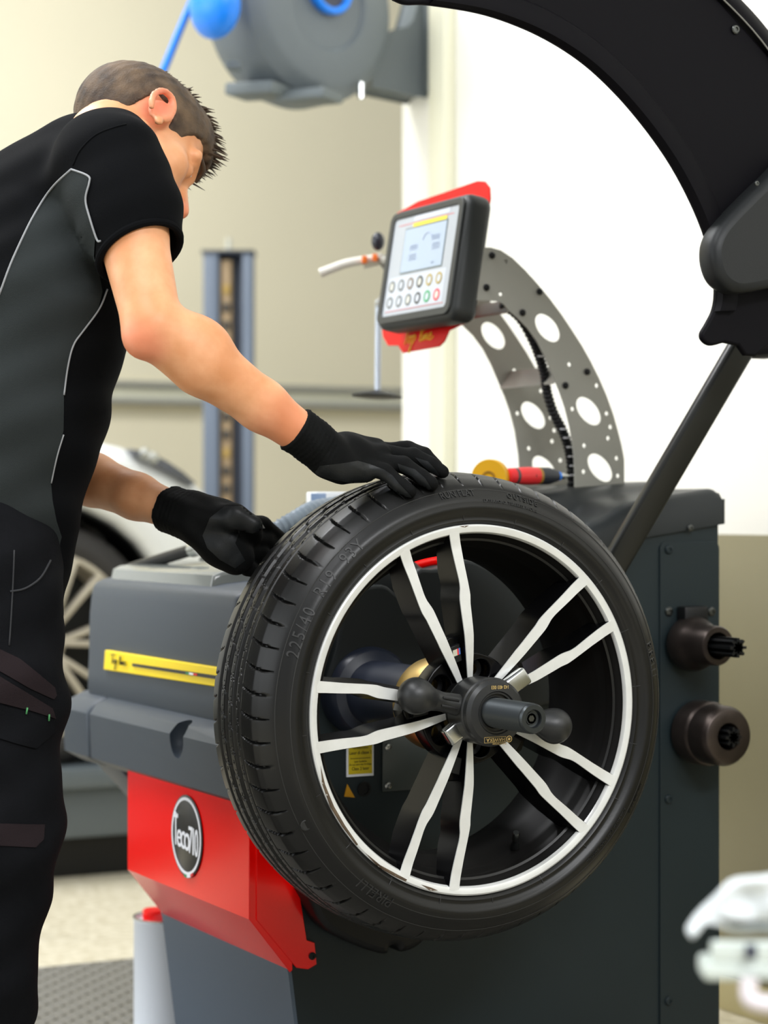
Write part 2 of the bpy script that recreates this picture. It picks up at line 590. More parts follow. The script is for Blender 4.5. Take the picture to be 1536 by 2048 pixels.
YS = 0.36
bal = thing('wheel_balancer', 'dark grey wheel balancing machine with red front box, small monitor and raised black wheel guard', 'machine', (0.22, 0.7, 0.0))
def pY(px, py, Y=YS):
    p = onY(px, py, Y); return (p[0], p[2])
XR = pY(1438, 1400)[0]
# main cabinet: side outline extruded away from the wheel
prof = [(-0.085, 0.03), (-0.12, 0.30), (-0.15, 0.42), (-0.15, 0.86), (0.02, 0.885), (0.30, 0.935), (XR, 0.985), (XR, 0.03)]
cab = prismXZ('cabinet', prof, YS, 0.88, M_dark, bal, bevel=0.004)
box('base_plinth', (-0.05, YS + 0.03, 0.0), (XR - 0.03, 0.85, 0.032), M_black, bal)
# painted front of the pedestal
prismXZ('front_plate', [(-0.089, 0.03), (-0.124, 0.30), (-0.152, 0.40), (-0.146, 0.40), (-0.118, 0.30), (-0.083, 0.03)], YS - 0.001, 0.878, M_blue, bal)
# screwed side cover on the right of the side wall
def rrect(x0, z0, x1, z1, r, n=5):
    out = []
    for cx, cz, a0 in ((x1 - r, z1 - r, 0), (x0 + r, z1 - r, PI / 2), (x0 + r, z0 + r, PI), (x1 - r, z0 + r, 3 * PI / 2)):
        for i in range(n + 1):
            a = a0 + i * PI / 2 / n
            out.append((cx + r * math.cos(a), cz + r * math.sin(a)))
    return out
xs = pY(1318, 1500)[0]
side = prismXZ('side_cover', rrect(xs, 0.05, XR - 0.002, pY(1330, 1083)[1], 0.012), YS - 0.004, YS + 0.001, M_dark, bal, bevel=0.0008)
def screw(px, py, Y, r, m, parent, name='screw'):
    p = onY(px, py, Y)
    return lathe(name, [(r, 0), (r, r * .35), (r * .8, r * .55), (r * .45, r * .6), (r * .4, r * .3), (0.0001, r * .28)], p, (0, -1, 0), m, parent, n=16)
for px, py in ((1337, 1098), (1337, 1222), (1422, 1222), (1337, 1597), (1337, 2001)):
    screw(px, py, YS - 0.004, 0.0075, M_dsteel if py == 1222 else M_dark, side)
# top lid and weight tray : a height field with pockets
x0, x1, yy0, yy1 = 0.015, XR + 0.006, YS - 0.008, 1.06
def lid_z(x, y):
    t = (x - x0) / (x1 - x0)
    z = 0.930 + 0.090 * t
    def pocket(xa, xb, ya, yb, d, s):
        f = lambda v, a, b: 1 / (1 + math.exp(-(v - a) / s)) * (1 / (1 + math.exp((v - b) / s)))
        return d * f(x, xa, xb) * f(y, ya, yb)
    z -= pocket(0.10, 0.40, YS - 0.3, 0.475, 0.040, 0.010)
    z -= pocket(0.22, 0.37, YS + 0.035, 0.46, 0.03, 0.006)
    z -= pocket(0.06, 0.17, 0.56, 0.98, 0.035, 0.008)
    z += pocket(0.47, 0.9, YS - 0.2, 0.50, 0.022, 0.012)
    z += pocket(0.20, 0.9, 0.505, 1.4, 0.045 * (1 - t) + 0.035, 0.012)
    e = min(x1 - x, (y - yy0), (yy1 - y), x - x0)
    if e < 0.02:
        z -= 0.02 * (1 - e / 0.02) ** 2
    return z
nx, ny = 110, 90
xsn = np.linspace(x0, x1, nx); ysn = np.linspace(yy0, yy1, ny)
V = [(x, y, lid_z(x, y)) for x in xsn for y in ysn]
F = [[i * ny + j, (i + 1) * ny + j, (i + 1) * ny + j + 1, i * ny + j + 1] for i in range(nx - 1) for j in range(ny - 1)]
ring = [i * ny for i in range(nx)] + [(nx - 1) * ny + j for j in range(1, ny)] + [i * ny + ny - 1 for i in range(nx - 2, -1, -1)] + [j for j in range(ny - 2, 0, -1)]
base = len(V)
V += [(V[i][0], V[i][1], V[i][2] - 0.042) for i in ring]
k = len(ring)
F += [[ring[(i + 1) % k], ring[i], base + i, base + (i + 1) % k] for i in range(k)]
F.append([base + i for i in range(k)])
lid = link('top_tray', V, F, M_tray, bal, ang=50)
screw(1380, 1055, YS - 0.009, 0.006, M_dsteel, lid)

# grey plastic hood on the operator side
hood = prismXZ('hood', smoothloop([(-0.168, 0.66), (-0.172, 0.74), (-0.167, 0.848), (-0.145, 0.878), (-0.05, 0.890), (0.05, 0.895), (0.06, 0.70), (0.0, 0.655), (-0.1, 0.65)], 3), 0.46, 1.13, M_hood, bal, bevel=0.016)
hz = [(-0.172, 0.548), (-0.205, 0.566), (-0.208, 0.643), (-0.196, 0.660), (-0.165, 0.674), (-0.140, 0.674), (-0.140, 0.548)]
shroud = prismXZ('shroud', hz, 0.335, 1.02, M_hood, bal, bevel=0.008)
prismXZ('shroud_end', [(a - 0.001, b) for a, b in hz[:3]] + hz[3:], 1.023, 1.16, M_hood, bal, bevel=0.008)
prismXZ('shroud_end_skirt', [(-0.165, 0.56), (0.03, 0.56), (0.03, 0.40), (-0.02, 0.40)], 1.02, 1.15, M_hood, bal, bevel=0.006)
# finger recess in the shroud
fr = onX(347, 1478, -0.208)
boolsub(shroud, *sphere_vf((-0.200, fr[1] - 0.012, fr[2] + 0.004), (0.030, 0.030, 0.034)))
# glossy lid of the weight box behind the hood edge
M_lid = mat('smoked_gloss_lid', rgb(118, 122, 118), 0.2, coat=0.4)
a = onX(262, 1140, -0.10); b = onX(468, 1150, -0.10)
wl = prismXZ('weight_box_lid', [(-0.142, 0.870), (-0.136, 0.897), (-0.122, 0.903), (-0.02, 0.913), (0.01, 0.87)], b[1], a[1], M_lid, bal, bevel=0.006)
tube('lid_edge_line', [(-0.1345, b[1] + 0.01, 0.8925), (-0.1345, a[1] - 0.01, 0.8925)], 0.0022, M_black, wl, n=6)
# distance gauge bar lying on the lid
p1 = atD(262, 1136, 3.98); p2 = atD(392, 1096, 3.78)
g = tube('distance_gauge_bar', [p1, p2], 0.011, M_black, bal, n=12)
d = (p2 - p1) / np.linalg.norm(p2 - p1)
tube('gauge_collar', [p2 - d * 0.012, p2 + d * 0.012], 0.014, M_steel, g, n=16)
# yellow strip
s0 = onX(213, 1320, -0.176); s1 = onX(440, 1355, -0.176)
def sx(px, py): p = onX(px, py, -0.1745); return (p[1], p[2])
q = [sx(215, 1299), sx(440, 1334), sx(440, 1373), sx(212, 1338)]
ystrip = prismYZ('yellow_strip', q, -0.1795, -0.168, M_yel, bal, bevel=0.002)
q = [sx(272, 1325.5), sx(440, 1350), sx(440, 1357), sx(272, 1331)]
prismYZ('strip_bar', q, -0.1818, -0.179, M_blk, ystrip)
for a0, a1, m in ((380, 387, M_green), (387, 395.5, M_whi), (395.5, 403, M_redp)):
    f0 = (a0 - 272) / 168; f1 = (a1 - 272) / 168
    yt = lambda f: 1325.5 + 24.5 * f + 1.3
    yb = lambda f: 1331 + 26 * f - 1.0
    prismYZ('flag_stripe', [sx(a0, yt(f0)), sx(a1, yt(f1)), sx(a1, yb(f1)), sx(a0, yb(f0))], -0.1824, -0.1800, m, ystrip)
p = onX(221, 1328, -0.1822)
V, F = script_vf(p, (0, -1.3, 0), (0, 0, 1), 0.0095, 0.0008)
link('strip_lettering', V, F, M_blk, ystrip)

# red box : folded sheet with a screwed flap
r0 = onX(510, 1838, -0.19)
YR0 = YS - 0.004
YR1 = onX(255, 1700, -0.19)[1]
zt, zb = 0.569, 0.388
redp = [(-0.19, zt), (-0.19, zb), (-0.122, 0.302), (-0.118, 0.305), (-0.12, zt)]
red = prismXZ('red_front_box', redp, YR0, YR1, M_red, bal, bevel=0.0012)
fl = [pY(512, 1600, YR0), pY(512, 1838, YR0), pY(592, 1934, YR0), pY(615, 1937, YR0), pY(632, 1927, YR0), pY(628, 1884, YR0), pY(612, 1879, YR0), pY(600, 1800, YR0), pY(590, 1690, YR0), pY(585, 1600, YR0)]
flap = prismXZ('side_flap', fl, YR0 - 0.0025, YR0 + 0.003, M_red, red, bevel=0.0006)
screw(624, 1911, YR0 - 0.0025, 0.0058, M_black, red)
# round emblem with lettering
lc = onX(374.5, 1671, -0.191); R0 = 0.0655
lc0 = np.array([-0.1915, lc[1], lc[2]])
disc = lathe('emblem_disc', [(R0, 0), (R0, 0.0012), (R0 - 0.0006, 0.0016), (0.0001, 0.0016)], lc0 + [0.0005, 0, 0], (-1, 0, 0), M_blk, bal, n=72)
lathe('emblem_ring', [(R0 - 0.0085, 0.0016), (R0 - 0.0085, 0.0022), (R0 - 0.0035, 0.0022), (R0 - 0.0035, 0.0016)], lc0 + [0.0005, 0, 0], (-1, 0, 0), M_whi, disc, n=72, cap=False)
parts = []
for ch, cx, cz, sz, sxx in (('T', -0.0435, 0.006, 0.074, 0.42), ('e', -0.029, -0.007, 0.060, 0.72), ('c', -0.0135, -0.008, 0.060, 0.75), ('o', 0.004, -0.009, 0.060, 0.78), ('7', 0.0195, -0.004, 0.062, 0.55), ('1', 0.0305, -0.005, 0.062, 0.65), ('0', 0.0435, -0.006, 0.062, 0.52)):
    V, F = text2d(ch, sz, 0.0004, sxx)
    lo, hi = V[:, :2].min(0), V[:, :2].max(0)
    V[:, 0] -= (lo[0] + hi[0]) / 2; V[:, 1] -= (lo[1] + hi[1]) / 2
    for dx in (-0.0007, 0.0, 0.0007):
        W2 = V.copy(); W2[:, 0] += cx + dx; W2[:, 1] += cz; W2[:, 2] += dx * 0.05
        parts.append((to3(W2, lc0 + [-0.0016, 0, 0], (0, -1, 0), (0, 0, 1)), F))
# bar that turns the first c into an e, and the little top curl of the T
for (u0, v0, u1, v1) in ((-0.0475, 0.034, -0.042, 0.030),):
    parts.append(tube_vf([lc0 + [-0.0018, -u0, v0], lc0 + [-0.0018, -u1, v1]], 0.0016, 6))
V, F = merge(parts)
link('emblem_lettering', V, F, M_whi, disc)
for a0, a1, m in ((-96, -86, M_green), (-86, -72, M_whi), (-72, -62, M_redp)):
    L = [((R0 + 0.0006) * math.cos(math.radians(t)), (R0 + 0.0006) * math.sin(math.radians(t))) for t in np.linspace(a0, a1, 6)]
    L += [((R0 - 0.004) * math.cos(math.radians(t)), (R0 - 0.004) * math.sin(math.radians(t))) for t in np.linspace(a1, a0, 6)]
    prismYZ('emblem_flag', [(lc0[1] - u, lc0[2] + v) for u, v in L], -0.1938, -0.1926, m, disc)

# black plastic scoop low on the side wall
sc = [(605, 1760), (612, 1800), (640, 1850), (700, 1885), (760, 1904), (770, 1890), (785, 1888), (795, 1900), (830, 1885), (860, 1840), (860, 1740), (700, 1700)]
prismXZ('weight_scoop', smoothloop([pY(a, b, YS - 0.03) for a, b in sc], 4), YS - 0.05, YS + 0.001, M_black, bal, bevel=0.01)

# things seen through the spokes on the side wall
sp = thing_parts = bal
box('laser_window_plate', (pY(763, 1580)[0], YS - 0.004, pY(763, 1582)[1]), (pY(900, 1580)[0], YS, pY(763, 1440)[1]), mat('laser_plate_grey', rgb(72, 78, 76), 0.35), bal, bevel=0.0015)
screw(776, 1570, YS - 0.004, 0.006, M_steel, bal)
screw(776, 1493, YS - 0.004, 0.006, M_steel, bal)
V0 = pY(692, 1553); V1 = pY(746, 1440)
lab = box('laser_warning_label', (V0[0], YS - 0.0022, V0[1]), (V1[0], YS - 0.0002, V1[1]), M_whi, bal)
box('label_yellow_field', (V0[0] + 0.003, YS - 0.003, V0[1] + 0.004), (V1[0] - 0.003, YS - 0.002, V1[1] - 0.004), mat('label_yellow', rgb(214, 190, 16), 0.45), lab)
parts = []
cx = (V0[0] + V1[0]) / 2
for dz, s, st in ((0.0085, 0.0072, 'Class 2 laser'), (0.0150, 0.0042, 'Do not stare into the beam'), (0.0195, 0.0042, 'Laser Radiation'), (0.033, 0.0072, 'Laser di classe 2'), (0.0405, 0.0042, 'Non fissare il fascio'), (0.0450, 0.0042, 'Radiazione laser')):
    V, F = text2d(st, s, 0.0001, 0.82)
    parts.append((to3(V, (cx, YS - 0.0032, V0[1] + 0.0035 + dz), (1, 0, 0), (0, 0, 1)), F))
parts.append((np.array([(V0[0] + 0.006, YS - 0.0032, V0[1] + 0.0275), (V1[0] - 0.006, YS - 0.0032, V0[1] + 0.0275), (V1[0] - 0.006, YS - 0.0032, V0[1] + 0.0283), (V0[0] + 0.006, YS - 0.0032, V0[1] + 0.0283)]), [[0, 1, 2, 3]]))
for V, F in parts:
    link('label_text', V, F, M_blk, lab)
t = [pY(688, 1592), pY(709, 1594), pY(694, 1567)]
prismXZ('warning_triangle', t, YS - 0.0015, YS, mat('warning_orange', rgb(210, 150, 10), 0.45), bal)
p = onY(728, 1577, YS)
lathe('laser_port', [(0.0115, 0), (0.0115, 0.002), (0.008, 0.002), (0.008, 0.0004), (0.0001, 0.0004)], p, (0, -1, 0), M_black, bal, n=24)
# raised end panel of the hood and the red grip rail above it
ep = [(690, 1400), (668, 1290), (700, 1190), (760, 1168), (800, 1190), (830, 1140), (870, 1136), (930, 1118), (1000, 1150), (1080, 1200), (1130, 1400)]
prismXZ('side_moulding', smoothloop([pY(a, b, 0.34) for a, b in ep], 4), 0.33, YS + 0.001, M_tray, bal, bevel=0.006)
tube('red_grip_rail', [onY(800, 1140, 0.40), onY(835, 1127, 0.40), onY(870, 1119, 0.40), onY(905, 1118, 0.40)], 0.009, M_red, bal, n=12, sub=6)

# spindle housing, flange and shaft
ZC = 0.724
hub_o = np.array([0, 0, ZC])
ho = lathe('spindle_housing', [(0.07, -0.36), (0.07, -0.325), (0.064, -0.315), (0.050, -0.31), (0.050, -0.10), (0.04, -0.09), (0.0001, -0.09)], hub_o, (0, -1, 0), mat('housing_blue_black', rgb(34, 40, 54), 0.35), bal, n=64)
lathe('flange', [(0.05, -0.13), (0.066, -0.128), (0.068, -0.118), (0.072, -0.062), (0.07, -0.058), (0.021, -0.058)], hub_o, (0, -1, 0), M_brass, bal, n=64)
prof = [(0.0205, -0.09)]
yy = 0.02
while yy < 0.146:
    prof += [(0.0208, yy), (0.0198, yy + 0.0009)]
    yy += 0.0018
prof += [(0.0205, 0.147), (0.0205, 0.150), (0.0185, 0.153), (0.0125, 0.153), (0.0115, 0.151), (0.0115, 0.146), (0.0085, 0.1455), (0.0085, 0.147), (0.0070, 0.147)]
shaft = lathe('threaded_shaft', prof, hub_o, (0, -1, 0), mat('gunmetal', rgb(70, 74, 76), 0.36, metal=0.85), bal, n=48, cap=False)
lathe('shaft_socket', [(0.0072, 0.147), (0.0045, 0.147), (0.0045, 0.135), (0.0001, 0.135)], hub_o, (0, -1, 0), M_dsteel, shaft, n=6, ang=20)

# cone pins on the side cover (the cones hang on them)
pins = []
for px, py, ln in ((1372, 1285, 0.145), (1390, 1462, 0.108)):
    p = onY(px, py, YS - 0.004)
    parts = []
    for a in range(4):
        an = a * PI / 4
        V, F = box_vf((0.032, 0.0045, ln))
        Rz = np.array([[math.cos(an), -math.sin(an), 0], [math.sin(an), math.cos(an), 0], [0, 0, 1]])
        parts.append((V @ Rz.T, F))
    V, F = lathe_vf([(0.010, -ln / 2), (0.010, ln / 2)], 12)
    parts.append((V, F))
    V, F = merge(parts)
    link('cone_pin', V @ frame((0, -1, 0)).T + p + np.array([0, -ln / 2, 0]), F, M_black, bal)
    pins.append(p)
box('pin_bracket', (pins[0][0] - 0.02, YS - 0.03, pins[0][2] + 0.018), (pins[0][0] + 0.028, YS - 0.004, pins[0][2] + 0.062), M_black, bal, bevel=0.004)

# ------------------------------------------------------- curved arm and monitor
CS, OX, OY = 4.016, 900, 470
YA, DYA = 0.55, 0.185
def aP(p, Y=YA):
    q = onY(OX + p[0] / CS, OY + p[1] / CS, Y); return (q[0], q[2])
outl = [(262, 95), (330, 97), (410, 120), (500, 180), (600, 275), (700, 385), (800, 505), (900, 640), (980, 760), (1060, 885), (1130, 1010), (1200, 1150), (1260, 1290), (1310, 1430), (1350, 1570), (1380, 1690), (1400, 1800), (1400, 2090), (1005, 2090), (1003, 1880), (995, 1740), (965, 1540), (925, 1380), (880, 1250), (830, 1130), (770, 985), (700, 850), (620, 740), (540, 660), (470, 600), (430, 550), (380, 526), (215, 520)]
def ehole(cx, cy, a=132, b=76, ang=52):
    t = math.radians(ang); out = []
    for i in range(28):
        w = 2 * PI * i / 28
        u, v = a * math.cos(w), b * math.sin(w)
        out.append(aP((cx + u * math.cos(t) - v * math.sin(t), cy + u * math.sin(t) + v * math.cos(t))))
    return out
holes = [ehole(785, 742), ehole(1115, 1410), ehole(1207, 1865)]
for cx, cy in ((448, 210), (408, 468), (960, 1035), (1180, 1205), (985, 1393), (1260, 1430), (1290, 1537), (1272, 1628), (1080, 1687), (1340, 1788), (1075, 1897), (1350, 1930)):
    c = aP((cx, cy)); holes.append(circ(c[0], c[1], 0.0040, 12))
arm1 = prismXZ('arm_plate', [aP(p) for p in outl], YA, YA + 0.003, M_arm, bal, holes=holes, ang=30)
arm2 = prismXZ('arm_plate', [aP(p) for p in outl], YA + DYA, YA + DYA + 0.003, M_arm, bal, holes=holes, ang=30)
for cx, cy in ((335, 160), (290, 418), (717, 452), (580, 620), (1100, 1095), (925, 1205)):
    c = aP((cx, cy))
    lathe('bolt', [(0.0058, 0), (0.0058, 0.003), (0.003, 0.0052), (0.0001, 0.0052)], (c[0], YA, c[1]), (0, -1, 0), M_black, arm1, n=14)
def cross(p, q, name):
    a, b = aP(p), aP(q)
    R = [(a[0], a[1]), (b[0], b[1]), (b[0] + 0.0005, b[1] - 0.003), (a[0] + 0.0005, a[1] - 0.003)]
    prismXZ(name, R, YA + 0.003, YA + DYA, M_arm, bal)
cross((838, 1178), (930, 1040), 'arm_shelf')
cross((470, 608), (570, 500), 'arm_shelf')
cross((235, 250), (290, 250), 'arm_shelf')
# ribbed cable between the plates
cb = [(420, 545), (560, 660), (660, 830), (720, 980), (760, 1120), (780, 1260), (830, 1420), (900, 1560), (950, 1700), (975, 1850), (985, 2070)]
P = catmull([onY(OX + a / CS, OY + b / CS, YA + 0.04) for a, b in cb], 14)
r_ = 0.0085 + 0.0012 * np.sin(np.arange(len(P)) * 2.1)
cable = tube('ribbed_cable', P, r_, M_black, bal, n=12)
for py in (970, 1555, 1625, 1700, 1775, 1850, 1925):
    tt = np.interp(py, [b for a, b in cb], [a for a, b in cb])
    p = onY(OX + (tt + 10) / CS, OY + py / CS, YA + 0.03)
    obox('cable_clip', p, (0.010, 0.004, 0.0022), np.eye(3), M_whi, cable, bevel=0.0005)

# monitor : slab leaning back, facing the operator
mY0, mY1, mZ0, mZ1 = 0.548, 0.832, 1.325, 1.541
tilt = math.atan2(0.035, 0.215)
mv = np.array([math.sin(tilt), 0, math.cos(tilt)]); mu = np.array([0, -1.0, 0]); mn = np.cross(mu, mv)
if mn[0] > 0: mn = -mn
mc = np.array([0.2825, (mY0 + mY1) / 2, (mZ0 + mZ1) / 2])
mw, mh = (mY1 - mY0), (mZ1 - mZ0) / math.cos(tilt)
def MP(u, v, w=0.0): return mc + mu * u + mv * v + mn * w
def mslab(name, loop, w0, w1, m, parent, bevel=0.0, holes=()):
    V, F = poly2d([loop] + list(holes), abs(w1 - w0), bevel)
    W_ = mc + V[:, :1] * mu + V[:, 1:2] * mv + (V[:, 2:3] + (w0 + w1) / 2) * mn
    return link(name, W_, F, m, parent)
rr = rrect(-mw / 2, -mh / 2, mw / 2, mh / 2, 0.022)
casing = mslab('monitor_casing', rr, -0.05, 0.0, mat('monitor_rubber', rgb(44, 47, 46), 0.5), bal, bevel=0.014)
rim_i = rrect(-mw / 2 + 0.024, -mh / 2 + 0.022, mw / 2 - 0.024, mh / 2 - 0.020, 0.008)
mslab('monitor_bezel', rrect(-mw / 2 + 0.008, -mh / 2 + 0.008, mw / 2 - 0.008, mh / 2 - 0.008, 0.018), -0.004, 0.004, mat('monitor_rubber', None), casing, bevel=0.002, holes=[rim_i])
face = mslab('control_panel', rim_i, -0.003, 0.0012, mat('panel_print', rgb(176, 182, 188), 0.4), casing)
sw0, sw1, sv0, sv1 = -0.070, 0.080, -0.012, 0.066
scr = mslab('screen_frame', rrect(sw0 - 0.0025, sv0 - 0.0025, sw1 + 0.0025, sv1 + 0.0025, 0.002), 0.0012, 0.0018, mat('screen_border', rgb(110, 120, 120), 0.4), casing)
mslab('lcd_screen', rrect(sw0, sv0, sw1, sv1, 0.001), 0.0018, 0.0024, mat('lcd_glow', rgb(150, 164, 180), 0.25, emit=(rgb(205, 226, 250), 0.22)), casing)
mslab('header_strip', rrect(-0.045, 0.079, 0.085, 0.088, 0.002), 0.0012, 0.0018, M_pw, casing)
mslab('header_line', rrect(-0.10, 0.0755, 0.10, 0.0768, 0.0004), 0.0012, 0.0017, mat('pale_red_line', rgb(214, 120, 124), 0.5), casing)
mslab('yellow_header', rrect(-0.045, 0.0685, 0.078, 0.0748, 0.002), 0.0018, 0.0025, mat('header_yellow', rgb(238, 220, 70), 0.45), casing)
mslab('button_field', rrect(-0.108, -0.078, 0.100, -0.018, 0.002), 0.0012, 0.0015, M_pw, casing)
mslab('footer_line', rrect(-0.108, -0.080, 0.105, -0.0790, 0.0004), 0.0012, 0.0017, mat('pale_red_line', None), casing)
mgr = mat('screen_ink', rgb(160, 172, 198), 0.4)
parts = []
for u, v, s, st in ((-0.030, 0.030, 0.014, '0000'), (-0.030, 0.012, 0.018, '000'), (0.048, 0.040, 0.014, '0000'), (0.052, 0.024, 0.018, '000'), (0.048, -0.004, 0.008, 'mm')):
    V, F = text2d(st, s, 0.0001)
    parts.append((MP(0, 0) + (V[:, :1] + u) * mu + (V[:, 1:2] + v) * mv + 0.0026 * mn, F))
an = np.linspace(0.3, 2.8, 14)
parts.append(tube_vf([MP(0.018 + 0.018 * math.cos(a), 0.034 + 0.018 * math.sin(a), 0.0026) for a in an], 0.0008, 5))
for V, F in parts:
    link('screen_readout', V, F, mgr, casing)
btn_ring = [mat('button_grey', rgb(120, 124, 122), 0.5), mat('button_brown', rgb(128, 112, 92), 0.5), mat('button_yellow', rgb(178, 158, 88), 0.5), mat('button_green', rgb(70, 168, 110), 0.5), mat('button_red', rgb(240, 92, 100), 0.5), mat('button_dark', rgb(70, 72, 70), 0.5)]
cols = [[0, 0, 1, 5, 2, 2], [0, 0, 0, 5, 3, 4]]
for j in range(2):
    for i in range(6):
        u = -0.0935 + i * 0.0345; v = -0.0345 - j * 0.029
        L = circ(u, v, 0.0105, 20); Li = circ(u, v, 0.0068, 20)
        b_ = mslab('button', L, 0.0014, 0.0026, btn_ring[cols[j][i]], casing, holes=[Li])
        mslab('button_cap', Li, 0.0014, 0.0022, M_pw if (i + j) % 3 else mat('button_cap_grey', rgb(206, 206, 196), 0.5), b_)
# red sheet behind the monitor with the lettered lip
def RPp(px, py):
    o = MP(0, 0, -0.055); dd = ray(px, py)
    t_ = ((o - CAM) @ mn) / (dd @ mn)
    q = CAM + dd * t_ - o
    return (q @ mu, q @ mv)
rp = [(795, 425), (835, 402), (900, 380), (955, 361), (970, 362), (979, 374), (980, 396), (942, 622), (932, 644), (898, 660), (888, 682), (878, 692), (806, 705), (796, 690), (776, 690), (766, 672), (763, 640)]
rs = mslab('red_back_plate', [RPp(a, b) for a, b in rp], -0.0575, -0.0545, mat('red_plate_paint', rgb(222, 6, 3), 0.45, spec=0.2), bal, bevel=0.0008)
o_ = MP(0, 0, -0.0538); ll = RPp(806, 692)
V, F = script_vf(o_ + mu * ll[0] + mv * ll[1], mu, mv, 0.0178, 0.0011)
link('plate_lettering', V, F, mat('lettering_yellow', rgb(250, 205, 30), 0.45), rs)
# mount between red plate and arm
obox('monitor_mount', (0.352, YA + DYA / 2, 1.405), (0.05, DYA - 0.004, 0.06), np.eye(3), M_arm, bal, bevel=0.003)

# ------------------------------------------------------- wheel guard and its arm
YG = 0.02
def gP(px, py): q = onY(px, py, YG); return (q[0], q[2])
inner = catmull([(790, -2, 0), (815, 7, 0), (860, 8, 0), (960, 24, 0), (1040, 50, 0), (1110, 84, 0), (1175, 128, 0), (1235, 184, 0), (1290, 248, 0), (1340, 318, 0), (1380, 390, 0), (1410, 460, 0), (1427, 520, 0), (1434, 575, 0), (1430, 615, 0), (1416, 645, 0), (1405, 665, 0), (1408, 680, 0), (1424, 690, 0), (1450, 684, 0)], 5)[:, :2].tolist()
outer = [(1478, 690), (1492, 710), (1512, 712), (1560, 670), (1680, 600), (1690, 430), (1640, 280), (1536, 108), (1440, 0), (1330, -90), (1180, -170), (1000, -215), (840, -200), (780, -120), (775, -40)]
guard = prismXZ('guard_plate', [gP(a, b) for a, b in inner + outer], YG, YG + 0.012, M_guard, bal, bevel=0.004)
# raised rim along the opening, the outer band and the wrap-round skirt
rimP = [onY(a, b, YG) for a, b in inner[10:-24]]
ctr = np.mean([gP(830, 700), gP(900, 560)], 0)
Vr = []
for p in rimP:
    d = np.array([p[0] - ctr[0], p[2] - ctr[1]]); d /= np.linalg.norm(d)
    for e, h in ((0.001, 0.001), (0.004, -0.010), (0.030, -0.012), (0.040, 0.001)):
        Vr.append((p[0] + d[0] * e, YG + h, p[2] + d[1] * e))
F = [[i * 4 + j, (i + 1) * 4 + j, (i + 1) * 4 + j + 1, i * 4 + j + 1] for i in range(len(rimP) - 1) for j in range(3)]
link('guard_rim', Vr, F, M_guard, guard, ang=60)
ob = catmull([(a, b, 0) for a, b in outer[4:]], 5)[:, :2]
Po = np.array([onY(a, b, YG) for a, b in ob])
c3 = np.array([ctr[0], YG, ctr[1]])
Vo = []
for p in Po:
    d = p - c3; d[1] = 0; d /= np.linalg.norm(d)
    for e, h in ((0, 0.006), (0.0, -0.006), (0.008, -0.008), (0.03, 0.004), (0.042, 0.03), (0.045, 0.26), (0.040, 0.26), (0.036, 0.03)):
        q = p + d * e; Vo.append((q[0], YG + h, q[2]))
F = [[i * 8 + j, (i + 1) * 8 + j, (i + 1) * 8 + (j + 1) % 8, i * 8 + (j + 1) % 8] for i in range(len(Po) - 1) for j in range(8)]
skirt = link('guard_skirt', Vo, F, M_guard, bal, ang=50)
tube('guard_edge_trim', [p + np.array([0, -0.008, 0]) for p in Po], 0.0012, mat('edge_trim_grey', rgb(120, 118, 112), 0.4), skirt, n=6)
screw(1470, 58, YG - 0.001, 0.007, M_dsteel, guard)
# moulded hinge cover
hc = [(1424, 506), (1428, 478), (1445, 446), (1490, 398), (1545, 345), (1600, 300), (1640, 380), (1640, 560), (1560, 572), (1490, 585), (1462, 580), (1440, 562), (1428, 535)]
hco = prismXZ('hinge_cover', smoothloop([pY(a, b, YG - 0.04) for a, b in hc], 3), YG - 0.045, YG + 0.002, mat('hinge_cover_plastic', rgb(27, 29, 30), 0.45, spec=0.3, bump=0.08, bscale=500), bal, bevel=0.014)
screw(1513, 366, YG - 0.046, 0.004, M_dsteel, hco)
box('lower_socket', (pY(1480, 650, 0.24)[0], 0.03, pY(1460, 700, 0.1)[1]), (pY(1640, 650, 0.1)[0], 0.24, pY(1460, 610, 0.1)[1]), M_guard, bal, bevel=0.012)
# bar from the pivot on the side wall up to the guard
pA = onY(1150, 1262, 0.30); pB = onY(1500, 665, 0.12)
bd = pB - pA; L = np.linalg.norm(bd)
Rb = frame(bd, (0, -1, 0))
V, F = box_vf((0.044, 0.022, L), 0.007, 3)
bar = link('guard_bar', V @ Rb.T + (pA + pB) / 2, F, mat('bar_satin_black', rgb(30, 31, 29), 0.32, spec=0.35), bal)
lathe('guard_pivot', [(0.04, 0), (0.04, 0.075), (0.03, 0.085), (0.0001, 0.085)], (pA[0], YS, pA[2]), (0, -1, 0), M_black, bal, n=32)
# ------------------------------------------------------------------ car wheel on the spindle
M_rub = mat('tyre_rubber', rgb(19, 19, 18), 0.36, var=0.12, vscale=14, bump=0.04, bscale=250, spec=0.35)
M_gloss = mat('gloss_black_wheel', rgb(6, 6, 7), 0.25, spec=0.2)
M_face = mat('machined_alloy', rgb(232, 233, 230), 0.36, metal=0.3, var=0.03, vscale=60, aniso=0.3)
M_tmark = mat('tyre_marking', rgb(36, 36, 35), 0.5)

